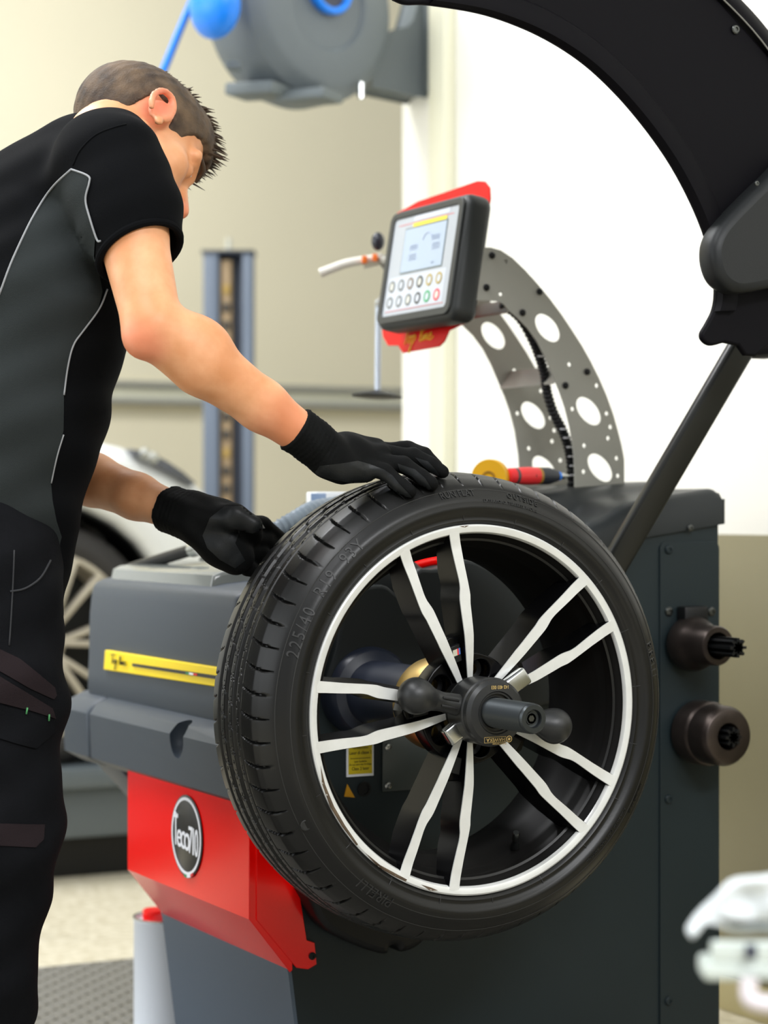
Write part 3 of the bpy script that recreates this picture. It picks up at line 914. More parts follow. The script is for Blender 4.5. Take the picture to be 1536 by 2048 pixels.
def tyre_profile():
    # (r, y, kind) from front bead round to rear bead
    P = [(0.236, 0.016), (0.250, 0.010), (0.2575, 0.004), (0.2610, -0.001), (0.2650, -0.0035), (0.2685, -0.0025), (0.2720, -0.0035), (0.2760, -0.0065),
         (0.2800, -0.0085), (0.2850, -0.0090), (0.2880, -0.0075), (0.2900, -0.0078), (0.2960, -0.0050), (0.3010, -0.0015), (0.3060, 0.0030), (0.3075, 0.0040), (0.3090, 0.0052),
         (0.3130, 0.0095), (0.3170, 0.0150), (0.3205, 0.0205)]
    n = 96
    for i in range(n + 1):
        y = 0.0245 + (0.1775 - 0.0245) * i / n
        e = abs(y - 0.101) / 0.0765
        r = 0.3335 - 0.0075 * e ** 2.2 - 0.003 * max(0, e - .85) / .15
        P.append((r, y))
    P += [(0.3190, 0.1830), (0.3130, 0.1900), (0.3040, 0.1960), (0.2900, 0.2030), (0.2780, 0.2030), (0.2650, 0.1990), (0.2500, 0.1960), (0.236, 0.190)]
    return np.array(P)
TP = tyre_profile()
def gauss(d, w): return np.exp(-(d / w) ** 2)
def tyre_mesh(n=1260):
    P = TP; k = len(P)
    an = np.arange(n) * 2 * PI / n
    r = np.repeat(P[:, :1], n, 1); y = np.repeat(P[:, 1:2], n, 1)
    A = np.repeat(an[None], k, 0)
    tread = (y > 0.006) & (y < 0.197) & (r > 0.305)
    dep = np.zeros_like(r)
    def sq(d, w): return 1 / (1 + (np.abs(d) / w) ** 8)
    for gy, w, dd in ((0.0655, 0.0011, 0.003), (0.083, 0.0042, 0.0075), (0.1095, 0.0044, 0.0075), (0.136, 0.0042, 0.0075)):
        dep = np.maximum(dep, dd * sq(y - gy, w))
    # shoulder cuts, gently curved, front and rear
    NS = 62
    for y0, y1, ph, sl in ((0.0125, 0.0625, 0.0, 0.9), (0.148, 0.186, 0.5, -0.9)):
        ym_ = (y0 + y1) / 2; hw = (y1 - y0) / 2
        e = np.clip(1 - ((y - ym_) / hw) ** 2, 0, 1)
        u = (A * NS / (2 * PI) + ph + sl * 6.0 * (y - ym_) + 26 * (y - ym_) ** 2 * 6) % 1.0
        u = np.minimum(u, 1 - u) * 2 * PI * 0.33 / NS
        dep = np.maximum(dep, 0.0058 * e ** 0.4 * sq(u, 0.0015 * (0.35 + 0.65 * e)))
    # small hooked sipes in the ribs
    for yc, hw, ph in ((0.0735, 0.005, 0.2), (0.096, 0.0075, 0.0), (0.1225, 0.0075, 0.5)):
        e = np.clip(1 - ((y - yc) / hw) ** 2, 0, 1)
        u = (A * NS / (2 * PI) + ph + 42 * (y - yc) + 0.35 * np.tanh((y - yc) * 700)) % 1.0
        u = np.minimum(u, 1 - u) * 2 * PI * 0.33 / NS
        dep = np.maximum(dep, 0.0030 * (e > 0) * sq(u, 0.00095))
    rr_ = r - np.where(tread, dep, 0)
    # radial moulding marks just outside the rim
    V = np.stack([rr_ * np.cos(A), y, rr_ * np.sin(A)], -1).reshape(-1, 3)
    i = np.arange(k - 1)[:, None]; j = np.arange(n)[None]; j2 = (j + 1) % n
    F = np.stack([i * n + j, (i + 1) * n + j, (i + 1) * n + j2, i * n + j2], -1).reshape(-1, 4)
    return V + hub_o, F.tolist()
whl = thing('alloy_wheel_with_tyre', 'black alloy wheel with ten machined silver spokes and low-profile tyre on the balancer shaft', 'wheel', (0, 0.09, ZC - 0.3335))
V, F = tyre_mesh()
tyre = link('tyre', V, F, M_rub, whl, ang=40)
tyre_tree = bvh(tyre)

def side_y(r): return np.interp(r, [p[0] for p in TP[:19]], [p[1] for p in TP[:19]])
def ring_text(st, size, rad, ang_mid, flip=False, sx=1.0, spacing=1.0, ex=0.0006, lift=0.0003):
    V, F = text2d(st, size, ex, sx, spacing=spacing)
    if flip:
        V[:, 0] *= -1; V[:, 1] *= -1
    R_ = rad + V[:, 1]
    a = math.radians(ang_mid) - V[:, 0] / rad
    y = side_y(R_) - lift - (V[:, 2] + ex)
    return np.stack([R_ * np.cos(a), y, R_ * np.sin(a)], 1) + hub_o, F
parts = [ring_text('225/40  R19  93Y', 0.021, 0.297, 146, sx=1.0, spacing=1.25),
         ring_text('RUN FLAT', 0.012, 0.303, 96),
         ring_text('OUTSIDE', 0.011, 0.303, 76, spacing=1.2),
         ring_text('PIRELLI', 0.020, 0.297, 12, sx=0.85, spacing=1.0, flip=False),
         ring_text('EXTRA LOAD  TUBELESS  RADIAL', 0.006, 0.292, 80),
         ring_text('PIRELLI', 0.020, 0.292, 236, flip=False),
         ring_text('STEEL BELTED  PLIES  TREAD  SIDEWALL', 0.0055, 0.285, 318),
         ring_text('MAX LOAD 650 KG', 0.0055, 0.296, 332)]
for V, F in parts:
    link('sidewall_lettering', V, F, M_tmark, tyre)
# fitting lines, balance dot
parts = []
for a in range(0, 360, 18):
    t = math.radians(a + 5)
    parts.append(tube_vf([np.array([r * math.cos(t), side_y(r) - 0.0002, r * math.sin(t)]) + hub_o for r in (0.2605, 0.266, 0.272)], 0.0006, 5))
for rad in (0.2905, 0.3078):
    parts.append(tube_vf([np.array([rad * math.cos(t), side_y(rad) - 0.0001, rad * math.sin(t)]) + hub_o for t in np.linspace(0, 2 * PI, 181)], 0.0006, 5))
for V, F in parts:
    link('sidewall_rib', V, F, M_tmark, tyre)
t = math.radians(208.5)
lathe('sidewall_button', [(0.0075, 0), (0.0075, 0.0012), (0.0062, 0.0016), (0.0058, 0.0006), (0.0001, 0.0004)], hub_o + np.array([0.301 * math.cos(t), side_y(0.301) + 0.0006, 0.301 * math.sin(t)]), (-0.25 * 0.88, -1, -0.25 * 0.5), M_tmark, tyre, n=20)

# rim: bright lip, black barrel
AX = (0, -1, 0)
lathe('rim_lip', [(0.2580, -0.014), (0.2592, -0.004), (0.2588, 0.0015), (0.2565, 0.0032), (0.2520, 0.0026), (0.2485, 0.0014), (0.2470, -0.0010), (0.2462, -0.0045), (0.2462, -0.014)], hub_o, AX, M_face, whl, n=192, cap=False)
lip_o = [o for o in whl.children if o.name.startswith('rim_lip')][0]
lip_t = bvh(lip_o)
M_scuff = mat('kerb_scuff_brown', rgb(92, 76, 58), 0.8, var=0.3, vscale=60)
for sc_ in ([(641, 1530), (650, 1568), (668, 1612), (690, 1650), (716, 1688), (713, 1690), (684, 1652), (660, 1612), (644, 1566)], [(730, 1704), (760, 1729), (795, 1748), (814, 1758), (812, 1762), (790, 1752), (756, 1733)], [(842, 1768), (862, 1774), (876, 1780), (860, 1780)], [(918, 1052), (938, 1050), (930, 1054)]):
    patch('kerb_scuff', sc_, lip_t, 0.0003, M_scuff, lip_o, step=5)
barrel = lathe('rim_barrel', [(0.2490, -0.0040), (0.2462, -0.0046), (0.2445, -0.0085), (0.2400, -0.0120), (0.2385, -0.0180), (0.2372, -0.030), (0.2360, -0.034), (0.2300, -0.040), (0.2280, -0.046), (0.2262, -0.060), (0.2140, -0.075), (0.2125, -0.12), (0.2200, -0.165), (0.2330, -0.182), (0.2400, -0.196), (0.2480, -0.198),
                              (0.2500, -0.192), (0.2360, -0.176), (0.2240, -0.162), (0.2165, -0.12), (0.2180, -0.078), (0.2310, -0.058), (0.2420, -0.04), (0.2520, -0.020)], hub_o, AX, mat('brake_dusted_black', rgb(13, 12, 11), 0.5, spec=0.2, var=0.25, vscale=8), whl, n=160, cap=False, ang=50)
# ten spokes in five pairs
so = [(0.2505, 0.0500), (0.205, 0.0450), (0.170, 0.0422), (0.157, 0.0408), (0.145, 0.0372), (0.10, 0.0285), (0.072, 0.0212), (0.050, 0.0152), (0.036, 0.0115)]
si = [(0.2490, 0.0325), (0.211, 0.0300), (0.182, 0.0288), (0.172, 0.0275), (0.158, 0.0222), (0.152, 0.0208), (0.105, 0.0135), (0.065, 0.0068), (0.040, 0.0032), (0.032, 0.0025)]
def spoke_y(r): return 0.0002 + 0.012 * max(0, min(1, (0.115 - r) / 0.085)) ** 1.3 if r < 0.235 else 0.0002 - 0.0022 * (r - 0.235) / 0.015
def resample(L, m):
    L = np.array(L); d = np.r_[0, np.cumsum(np.linalg.norm(np.diff(L, axis=0), axis=1))]
    t = np.linspace(0, d[-1], m)
    return np.stack([np.interp(t, d, L[:, i]) for i in range(2)], 1)
SO, SI = resample(so, 40), resample(si, 40)
for kpair in range(5):
    base_a = math.radians(36 + 72 * kpair)
    for sgn in (1, -1):
        def place(rad, lat, y):
            c, s = math.cos(base_a), math.sin(base_a)
            l = lat * sgn
            return np.array([rad * c - l * s, y, rad * s + l * c]) + hub_o
        Vf, Vb = [], []
        for (ro, lo), (ri, li) in zip(SO, SI):
            rad = math.hypot(ro, lo)
            yf = spoke_y(rad)
            dep = 0.050 - 0.018 * max(0, (rad - 0.20) / 0.05)
            mid = ((ro + ri) / 2, (lo + li) / 2)
            Vf.append((place(ro, lo, yf + 0.0016), place(ri, li, yf + 0.0016)))
            w = 0.0045
            Vb.append((place(min(ro, 0.246), lo + w, yf + dep), place(min(ri, 0.246), li - w * 0.7, yf + dep)))
        n_ = len(Vf)
        V = [p for pr in Vf for p in pr] + [p for pr in Vb for p in pr]
        F = []
        o2 = 2 * n_
        for i in range(n_ - 1):
            a, b, c, d = 2 * i, 2 * i + 1, 2 * i + 3, 2 * i + 2
            F += [[a, d, c, b], [o2 + a, o2 + b, o2 + c, o2 + d], [a, o2 + a, o2 + d, d], [b, c, o2 + c, o2 + b]]
        F += [[0, 1, o2 + 1, o2], [2 * n_ - 2, o2 + 2 * n_ - 2, o2 + 2 * n_ - 1, 2 * n_ - 1]]
        if sgn < 0: F = [f[::-1] for f in F]
        spk = link('spoke', V, F, M_gloss, whl, ang=40)
        # machined front face, a thin proud sheet
        V = []; F = []
        for (ro, lo), (ri, li) in zip(SO, SI):
            yf = spoke_y(math.hypot(ro, lo))
            V += [place(ro, lo - 0.0005, yf + 0.0017), place(ro, lo - 0.0007, yf), place(ri, li + 0.0007, yf), place(ri, li + 0.0005, yf + 0.0017)]
        for i in range(n_ - 1):
            for j in range(3):
                F.append([4 * i + j, 4 * i + 4 + j, 4 * i + 5 + j, 4 * i + 1 + j])
        if sgn < 0: F = [f[::-1] for f in F]
        link('machined_face', V, F, M_face, spk, ang=30)
    # web between the two spokes of a pair, near the hub
    def place(rad, lat, y):
        c, s = math.cos(base_a), math.sin(base_a)
        return np.array([rad * c - lat * s, y, rad * s + lat * c]) + hub_o
    def slab(name, pts, y0, y1, m, parent, bevel=0.0):
        V, F = poly2d([pts], y1 - y0, bevel)
        W_ = np.array([place(a, b, (y0 + y1) / 2 - z) for a, b, z in V])
        return link(name, W_, F, m, parent)
    slab('spoke_web', [(0.030, -0.012), (0.100, -0.018), (0.106, 0.0), (0.100, 0.018), (0.030, 0.012)], 0.020, 0.052, M_gloss, whl, 0.002)
    ins = slab('spoke_inlay', [(0.070, -0.0055), (0.094, -0.0085), (0.094, 0.0085), (0.070, 0.0055)], 0.012, 0.021, M_black, whl, 0.0012)
    if kpair == 1:
        for a, b, m in ((0.006, -0.001, mat('badge_silver', rgb(200, 196, 176), 0.4)), (-0.001, -0.0035, M_redp), (-0.0035, -0.0062, mat('badge_blue', rgb(70, 110, 180), 0.4))):
            slab('badge_stripe', [(0.0800, a + 0.001), (0.0800, b + 0.001), (0.0885, b - 0.001), (0.0885, a - 0.001)], 0.0112, 0.0125, m, ins)
# hub with bolt holes
hubL = circ(0, 0, 0.079, 60)
hol = [circ(0.056 * math.cos(math.radians(72 * k_)), 0.056 * math.sin(math.radians(72 * k_)), 0.0155, 24) for k_ in range(5)] + [circ(0, 0, 0.03, 32)]
V, F = poly2d([hubL] + hol, 0.032, 0.002)
link('hub', np.stack([V[:, 0], 0.036 - V[:, 2], V[:, 1]], 1) + hub_o, F, M_gloss, whl)
for k_ in range(5):
    t = math.radians(72 * k_)
    lathe('bolt_seat', [(0.0158, -0.055), (0.0158, -0.045), (0.009, -0.047), (0.0088, -0.055)], hub_o + np.array([0.056 * math.cos(t), 0, 0.056 * math.sin(t)]), AX, M_gloss, whl, n=24, cap=False)
# valve
vp = onY(1040, 1712, 0.045)
vd = np.array([vp[0], 0, vp[2] - ZC]); vd /= np.linalg.norm(vd)
vbase = hub_o + vd * 0.2262 + np.array([0, 0.052, 0])
vv = lathe('valve_stem', [(0.0065, 0), (0.0065, 0.008), (0.0042, 0.012), (0.0042, 0.028), (0.0001, 0.028)], vbase, -vd * 0.75 + np.array([0, -0.65, 0]), M_black, whl, n=16)
lathe('valve_cap', [(0.0052, 0.022), (0.0052, 0.036), (0.004, 0.038), (0.0001, 0.038)], vbase, -vd * 0.75 + np.array([0, -0.65, 0]), M_dsteel, vv, n=12)

# ------------------------------------------------------------------ quick clamping nut
nut = thing('quick_clamping_nut', 'black quick-release clamping nut with two ball handles on the balancer shaft', 'nut', (0, 0.0, ZC))
M_nut = mat('nut_black_plastic', rgb(32, 33, 33), 0.42, bump=0.04, bscale=600)
body = lathe('nut_body', [(0.0225, -0.010), (0.036, -0.008), (0.0455, -0.004), (0.047, 0.0), (0.047, 0.034), (0.0478, 0.036), (0.0478, 0.040), (0.046, 0.042), (0.0455, 0.050), (0.041, 0.0555), (0.030, 0.0565), (0.0285, 0.0545), (0.0262, 0.0545), (0.0258, 0.050), (0.0218, 0.050)], hub_o, AX, M_nut, nut, n=96, cap=False)
lathe('pressure_cup', [(0.030, -0.024), (0.045, -0.022), (0.046, -0.006), (0.030, -0.004)], hub_o, AX, M_dsteel, nut, n=64, cap=False)
def rad_dir(a): t = math.radians(a); return np.array([math.cos(t), 0, math.sin(t)])
for a in (167, -13):
    d = rad_dir(a); o0 = hub_o + np.array([0, -0.020, 0])
    Fd = Field(o0 + np.minimum(0, d * 0.14) - 0.04, o0 + np.maximum(0, d * 0.14) + 0.04, 0.0022)
    tilt_ = np.array([0, -0.006, 0])
    Fd.cap(o0 + d * 0.040, o0 + d * 0.085, 0.0155, 0.0125, 0.006, flat=(0, 1, 0), s=1.15)
    Fd.cap(o0 + d * 0.085 + tilt_ * .5, o0 + d * 0.115 + tilt_, 0.0125, 0.021, 0.01)
    Fd.ell(o0 + d * 0.112 + tilt_, (0.024, 0.024, 0.024), None, 0.012)
    V, F = Fd.mesh()
    hd = link('handle', V, F, M_nut, nut, ang=180)
    for dz in (-0.0055, 0.0055):
        n3 = np.cross(d, (0, 1, 0))
        c = o0 + d * 0.064 + n3 * dz + np.array([0, -0.0155, 0])
        obox('handle_slot', c, (0.0036, 0.004, 0.026), frame(d, (0, -1, 0)), mat('slot_black', rgb(10, 10, 10), 0.6), hd, bevel=0.001)
for a, rr0, rr1 in ((33, 0.040, 0.088), (214, 0.036, 0.066)):
    d = rad_dir(a); o0 = hub_o + np.array([0, -0.010, 0])
    obox('release_lever', o0 + d * (rr0 + rr1) / 2, (0.026, 0.016, rr1 - rr0), frame(d, (0, -1, 0)), M_steel, nut, bevel=0.004, seg=3)
# gold print, upside down as the nut has been turned
M_gold = mat('gold_print', rgb(206, 176, 110), 0.45)
yf_ = -0.0572
parts = []
for st, size, cxx, czz, sxx in (('143 403 003', 0.0072, 0.004, 0.0355, 0.78), ('HAWEKA', 0.0072, -0.003, -0.0365, 0.95), ('Made in Germany', 0.0034, 0.003, -0.0425, 0.9)):
    V, F = text2d(st, size, 0.00015, sxx)
    c0_ = np.array([cxx, yf_, czz + ZC])
    bend = lambda V_: V_
    parts.append((np.stack([c0_[0] - V[:, 0], c0_[1] - V[:, 2], c0_[2] - V[:, 1]], 1), F))
def frm(x0_, z0_, x1_, z1_, w=0.0005):
    o_ = [(x0_, z0_), (x1_, z0_), (x1_, z1_), (x0_, z1_)]
    i_ = [(x0_ + w, z0_ + w), (x1_ - w, z0_ + w), (x1_ - w, z1_ - w), (x0_ + w, z1_ - w)]
    V = [(a, yf_, b + ZC) for a, b in o_ + i_]
    return np.array(V), [[k_, (k_ + 1) % 4, 4 + (k_ + 1) % 4, 4 + k_] for k_ in range(4)]
parts.append(frm(-0.021, -0.0405, 0.0135, -0.0325))
V, F = lathe_vf([(0.0046, 0), (0.0036, 0.0001)], 20, cap=False)
parts.append((V @ frame(AX).T + np.array([0.0185, yf_, ZC - 0.0365]), F))
V, F = lathe_vf([(0.0022, 0), (0.0001, 0.0001)], 6, cap=False)
parts.append((V @ frame(AX).T + np.array([0.0185, yf_, ZC - 0.0365]), F))
for V, F in parts:
    link('nut_print', V, F, M_gold, body)

# ------------------------------------------------------------------ centring cones on the pins
M_cone = mat('burnished_steel', rgb(70, 62, 58), 0.36, metal=0.8, var=0.2, vscale=20)
p = pins[0]
cn = thing('centring_cone', 'small dark steel centring cone on the upper pin of the machine side', 'cone', p + np.array([0, -0.02, 0]))
lathe('cone_body', [(0.0165, 0.004), (0.042, 0.004), (0.0455, 0.010), (0.0455, 0.026), (0.041, 0.040), (0.0330, 0.054), (0.0325, 0.088), (0.0305, 0.091), (0.0225, 0.091), (0.0215, 0.088), (0.0185, 0.050), (0.0165, 0.004)], p, AX, M_cone, cn, n=64, cap=False)
p = pins[1]
cn = thing('centring_cone', 'large dark stepped centring cone on the lower pin of the machine side', 'cone', p + np.array([0, -0.02, 0]))
lathe('cone_body', [(0.0165, 0.004), (0.050, 0.004), (0.0535, 0.008), (0.0535, 0.042), (0.0515, 0.046), (0.0495, 0.048), (0.0495, 0.084), (0.0445, 0.093), (0.0420, 0.0945), (0.0225, 0.0945), (0.0210, 0.092), (0.0185, 0.05), (0.0165, 0.004)], p, AX, M_cone, cn, n=64, cap=False)
# ------------------------------------------------------------------ the mechanic
M_skin = mat('skin', rgb(212, 144, 96), 0.5, var=0.0, vscale=16, col2=rgb(234, 174, 130), bump=0.35, bscale=45, sss=0.12)
M_shirt = mat('black_shirt_knit', rgb(8, 9, 11), 0.9, spec=0.08, bump=0.25, bscale=900)
M_shirtg = mat('charcoal_mesh_panel', rgb(40, 44, 44), 0.85, spec=0.12, bump=0.3, bscale=700)
M_pipe = mat('grey_piping', rgb(138, 140, 142), 0.6)
M_trou = mat('black_workwear', rgb(12, 13, 16), 0.9, spec=0.12, var=0.12, vscale=30, bump=0.3, bscale=500)
M_troub = mat('brown_black_patch', rgb(34, 27, 29), 0.9, spec=0.12, bump=0.3, bscale=500)
M_glove = mat('black_knit_glove', rgb(10, 11, 11), 0.8, spec=0.12, bump=0.25, bscale=900)
M_dip = mat('grey_nitrile_dip', rgb(22, 24, 25), 0.45, spec=0.3, bump=0.1, bscale=500)
M_hair = mat('short_brown_hair', rgb(50, 37, 25), 0.75, col2=rgb(98, 78, 56), vscale=34, bump=0.6, bscale=420)
M_hair2 = mat('dark_brown_hair', rgb(62, 46, 30), 0.6, var=0.2, vscale=60)

man = thing('person', 'person in a black polo shirt and work trousers leaning over, gloved hands on the tyre', 'person', (-0.62, 0.22, 0.0))
W = atD
Lv = np.array([0.0, 1.0, 0.0]); Fv = np.array([1.0, 0, 0])
shR, elR, wrR = W(232, 322, 2.98), W(306, 652, 2.88), W(652, 903, 2.99)
shL, elL, wrL = W(70, 430, 3.32), W(98, 925, 3.31), W(352, 1022, 3.16)
neckB = W(178, 345, 3.13)
T0, T1, T2, T3 = W(-58, 1090, 3.13), W(8, 840, 3.14), W(72, 580, 3.15), W(128, 420, 3.15)
# head frame (local forward, left, up)
def Rxx(a): c, s = math.cos(a), math.sin(a); return np.array([[1, 0, 0], [0, c, -s], [0, s, c]])
def Ryy(a): c, s = math.cos(a), math.sin(a); return np.array([[c, 0, s], [0, 1, 0], [-s, 0, c]])
def Rzz(a): c, s = math.cos(a), math.sin(a); return np.array([[c, -s, 0], [s, c, 0], [0, 0, 1]])
Mh = np.stack([RT, FW, UP], 1) @ Rzz(math.radians(11.4)) @ Ryy(math.radians(44.1)) @ Rxx(math.radians(-46.3))
HO = W(257, 287, 3.12)
def H(x, y, z): return HO + 1.03 * (Mh @ np.array([x, y, z]))
S = 1.03

lo = np.min([shR, elR, wrR, shL, elL, wrL, T1, HO - 0.16], 0) - 0.07
hi = np.max([shR, elR, wrR, shL, elL, wrL, HO + 0.13], 0) + 0.05
lo[0] = min(lo[0], T1[0] - 0.16)
B = Field(lo, hi, 0.0042)
# torso core
for a, b, ra, rb in ((T1, T2, 0.10, 0.112), (T2, T3, 0.112, 0.095)):
    B.cap(a, b, ra, rb, 0.03, flat=Lv, s=1.35)
B.cap(shR * 0.75 + neckB * 0.25, shL * 0.75 + neckB * 0.25, 0.05, 0.05, 0.04)
# neck
B.cap(neckB, H(-0.022, 0, -0.035), 0.062, 0.056, 0.03)
# right arm
mid = elR + (wrR - elR) * 0.28
B.chain([shR, shR + (elR - shR) * 0.45, elR], [0.055, 0.047, 0.039], 0.012)
B.chain([elR, mid, elR + (wrR - elR) * 0.62, wrR], [0.037, 0.0425, 0.0335, 0.0255], 0.016)
B.ell(W(284, 682, 2.868), (0.020, 0.020, 0.020), None, 0.02)
B.ell(elR + (wrR - elR) * 0.20 + UP * 0.012, (0.052, 0.040, 0.040), frame(UP, wrR - elR)[:, [1, 0, 2]], 0.02)
# muscle and tendon lines of the forearm
for (a, b), (c, d), r_ in (((330, 745), (470, 815), 0.0035), ((470, 815), (580, 868), 0.003), ((420, 760), (520, 800), 0.003)):
    pass
# left arm
B.chain([shL, elL], [0.05, 0.038], 0.012)
B.chain([elL, elL + (wrL - elL) * 0.35, elL + (wrL - elL) * 0.7, wrL], [0.037, 0.0385, 0.033, 0.027], 0.014)
# head
B.ell(H(-0.005, 0, 0.05), np.array([0.097, 0.077, 0.087]) * S, Mh, 0.012)
B.ell(H(0.038, 0, -0.03), np.array([0.058, 0.060, 0.082]) * S, Mh, 0.025)
for sg in (-1, 1):
    B.cap(H(0.0, sg * 0.052, -0.04), H(0.082, sg * 0.012, -0.092), 0.017, 0.018, 0.02)
    B.ell(H(0.060, sg * 0.044, -0.018), (0.024, 0.018, 0.020), Mh, 0.02)
    B.cap(H(0.092, sg * 0.012, 0.028), H(0.078, sg * 0.05, 0.026), 0.010, 0.009, 0.012)
B.ell(H(0.090, 0, -0.098), (0.02, 0.022, 0.016), Mh, 0.015)
for sg in (-1, 1):
    B.ell(H(0.103, sg * 0.032, 0.006), (0.017, 0.019, 0.013), Mh, 0.010, mode='sub')
    B.ell(H(0.080, sg * 0.032, 0.005), (0.0135, 0.0135, 0.0125), Mh, 0.003)
B.cap(H(0.094, 0, 0.016), H(0.116, 0, -0.026), 0.0085, 0.0125, 0.008)
B.ell(H(0.103, 0.011, -0.034), (0.010, 0.008, 0.008), Mh, 0.006)
B.ell(H(0.103, -0.011, -0.034), (0.010, 0.008, 0.008), Mh, 0.006)
B.cap(H(0.090, 0.019, -0.060), H(0.090, -0.019, -0.060), 0.010, 0.010, 0.008)
B.cap(H(0.098, 0.012, -0.056), H(0.098, -0.012, -0.056), 0.0055, 0.0055, 0.004)
B.cap(H(0.096, 0.012, -0.066), H(0.096, -0.012, -0.066), 0.006, 0.006, 0.004)
EO = Mh.T @ (-UP) * 0.010
# ears: a bowl with a rolled edge and a lobe
for sg in (-1, 1):
    ring = []
    for t in np.linspace(-0.5, 4.3, 15):
        ring.append(H(-0.008 + EO[0] - 0.018 * math.cos(t) * -1 + 0.0, sg * (0.083 + 0.006 * math.cos(t) * -1 + 0.004), 0.002 + EO[2] + 0.029 * math.sin(t)))
    B.chain(ring, [0.0048] * len(ring), 0.003)
    B.ell(H(-0.006 + EO[0], sg * 0.078, EO[2]), (0.017, 0.006, 0.026), Mh, 0.004)
    B.ell(H(0.004 + EO[0], sg * 0.083, -0.027 + EO[2]), (0.008, 0.005, 0.010), Mh, 0.004)
    B.ell(H(0.011 + EO[0], sg * 0.080, -0.004 + EO[2]), (0.005, 0.005, 0.007), Mh, 0.003)
V, F = B.mesh()
V = relax(V, F, 1, 0.35)
body_o = link('body', V, F, M_skin, man, ang=180)
# natural flush of ears, elbow and nose
nt = M_skin.node_tree; pb_ = nt.nodes['Principled BSDF']
cur = pb_.inputs['Base Color'].links[0].from_socket
tcn = [n for n in nt.nodes if n.type == 'TEX_COORD'][0]
for pt, rad_f, amt in ((H(-0.006, -0.085, 0.0), 0.042, 0.75), (W(284, 684, 2.86), 0.05, 0.5), (H(0.115, 0, -0.03), 0.03, 0.5), (W(560, 850, 2.95), 0.07, 0.3)):
    vd_ = nt.nodes.new('ShaderNodeVectorMath'); vd_.operation = 'DISTANCE'
    nt.links.new(tcn.outputs['Object'], vd_.inputs[0]); vd_.inputs[1].default_value = Vector(pt) - WPOS[body_o]
    mr = nt.nodes.new('ShaderNodeMapRange'); mr.interpolation_type = 'SMOOTHSTEP'
    mr.inputs['From Min'].default_value = rad_f * 0.35; mr.inputs['From Max'].default_value = rad_f
    mr.inputs['To Min'].default_value = amt; mr.inputs['To Max'].default_value = 0.0
    nt.links.new(vd_.outputs['Value'], mr.inputs['Value'])
    mx = nt.nodes.new('ShaderNodeMix'); mx.data_type = 'RGBA'
    nt.links.new(mr.outputs['Result'], mx.inputs['Factor']); nt.links.new(cur, mx.inputs[6])
    mx.inputs[7].default_value = (*rgb(226, 118, 92), 1)
    cur = mx.outputs[2]
nt.links.new(cur, pb_.inputs['Base Color'])

# ---- shirt
lo2 = np.min([T0 - 0.24, elL - 0.1], 0); hi2 = np.max([shR + 0.12, HO], 0); lo2[1] = min(lo2[1], shR[1] - 0.16); hi2[1] = shL[1] + 0.14
lo2[2] = 0.80
hi2[0] = max(hi2[0], W(370, 560, 2.9)[0] + 0.05)
S_ = Field(lo2, hi2 + 0.02, 0.0052)
belly = W(60, 1000, 3.12)
for a, b, ra, rb in ((T0, T1, 0.122, 0.127), (T1, T2, 0.127, 0.135), (T2, T3, 0.135, 0.112)):
    S_.cap(a, b, ra, rb, 0.03, flat=Lv, s=1.42)
S_.cap(T3, W(168, 372, 3.14), 0.105, 0.078, 0.04, flat=Lv, s=1.5)
# loose front hanging from the chest
S_.chain([W(120, 640, 3.12), W(72, 850, 3.12), W(45, 1010, 3.12), W(32, 1220, 3.13)], [0.075, 0.075, 0.06, 0.06], 0.04, flat=Lv, s=1.6)
hemc = W(281, 505, 2.93); adir = (elR - shR); adir /= np.linalg.norm(adir)
S_.chain([shR + np.array([-0.01, 0.03, 0.0]), shR + (hemc - shR) * 0.5, hemc + adir * 0.02], [0.070, 0.0665, 0.0585], 0.03)
S_.chain([shL, shL + (elL - shL) * 0.5], [0.068, 0.06], 0.03)
S_.cap(shR, W(232, 300, 3.05), 0.064, 0.050, 0.03)
S_.cap(W(232, 305, 3.04), W(175, 305, 3.12), 0.050, 0.046, 0.03)
S_.cap(W(170, 312, 3.13), shL, 0.050, 0.06, 0.03)
S_.cap(W(172, 276, 3.09), W(238, 284, 3.05), 0.029, 0.030, 0.02)
# upper back
S_.cap(W(50, 440, 3.15), W(150, 352, 3.14), 0.085, 0.06, 0.04, flat=Lv, s=1.5)
def folds(P):
    x, y, z = P[..., 0], P[..., 1], P[..., 2]
    d = 0.0028 * np.sin(42 * (x * 0.9 - y * 0.3) + 9 * z) * np.clip((1.38 - z) * 3, 0, 1)
    d += 0.0022 * np.sin(60 * z + 30 * x + 20 * y) * np.clip((1.2 - z) * 3, 0, 1)
    d += 0.0012 * np.sin(95 * z + 40 * y - 25 * x)
    return d
S_.warp(folds)
# hem of the shirt, sleeve opening
hp0 = W(10, 1046, 2.98); hp1 = W(128, 1206, 3.02)
hn = np.cross(np.array([0.0, 1.0, 0.0]), hp1 - hp0); hn = hn if hn[2] < 0 else -hn
hn2 = np.array([0, 0, -1.0])
S_.plane(W(60, 1105, 3.0), (-1.15, -0.10, -1.0))
sn = adir + np.array([0.10, 0.0, 0.28]); sn /= np.linalg.norm(sn)
# cut only around the sleeve: carve a slab beyond the cuff
sl, P = S_.sub(hemc - 0.14, hemc + 0.20)
u = (P - hemc) @ sn
rad_ = np.linalg.norm((P - hemc) - ((P - hemc) @ adir)[..., None] * adir, axis=-1)
inside = np.where((rad_ < 0.082) & ((P - W(200, 560, 3.02)) @ (RT * 1.0 + FW * -0.35) > 0.0), -u, 1.0)
S_.v[sl] = np.maximum(S_.v[sl], np.where(inside < 0, np.minimum(u, 0.02), S_.v[sl]))
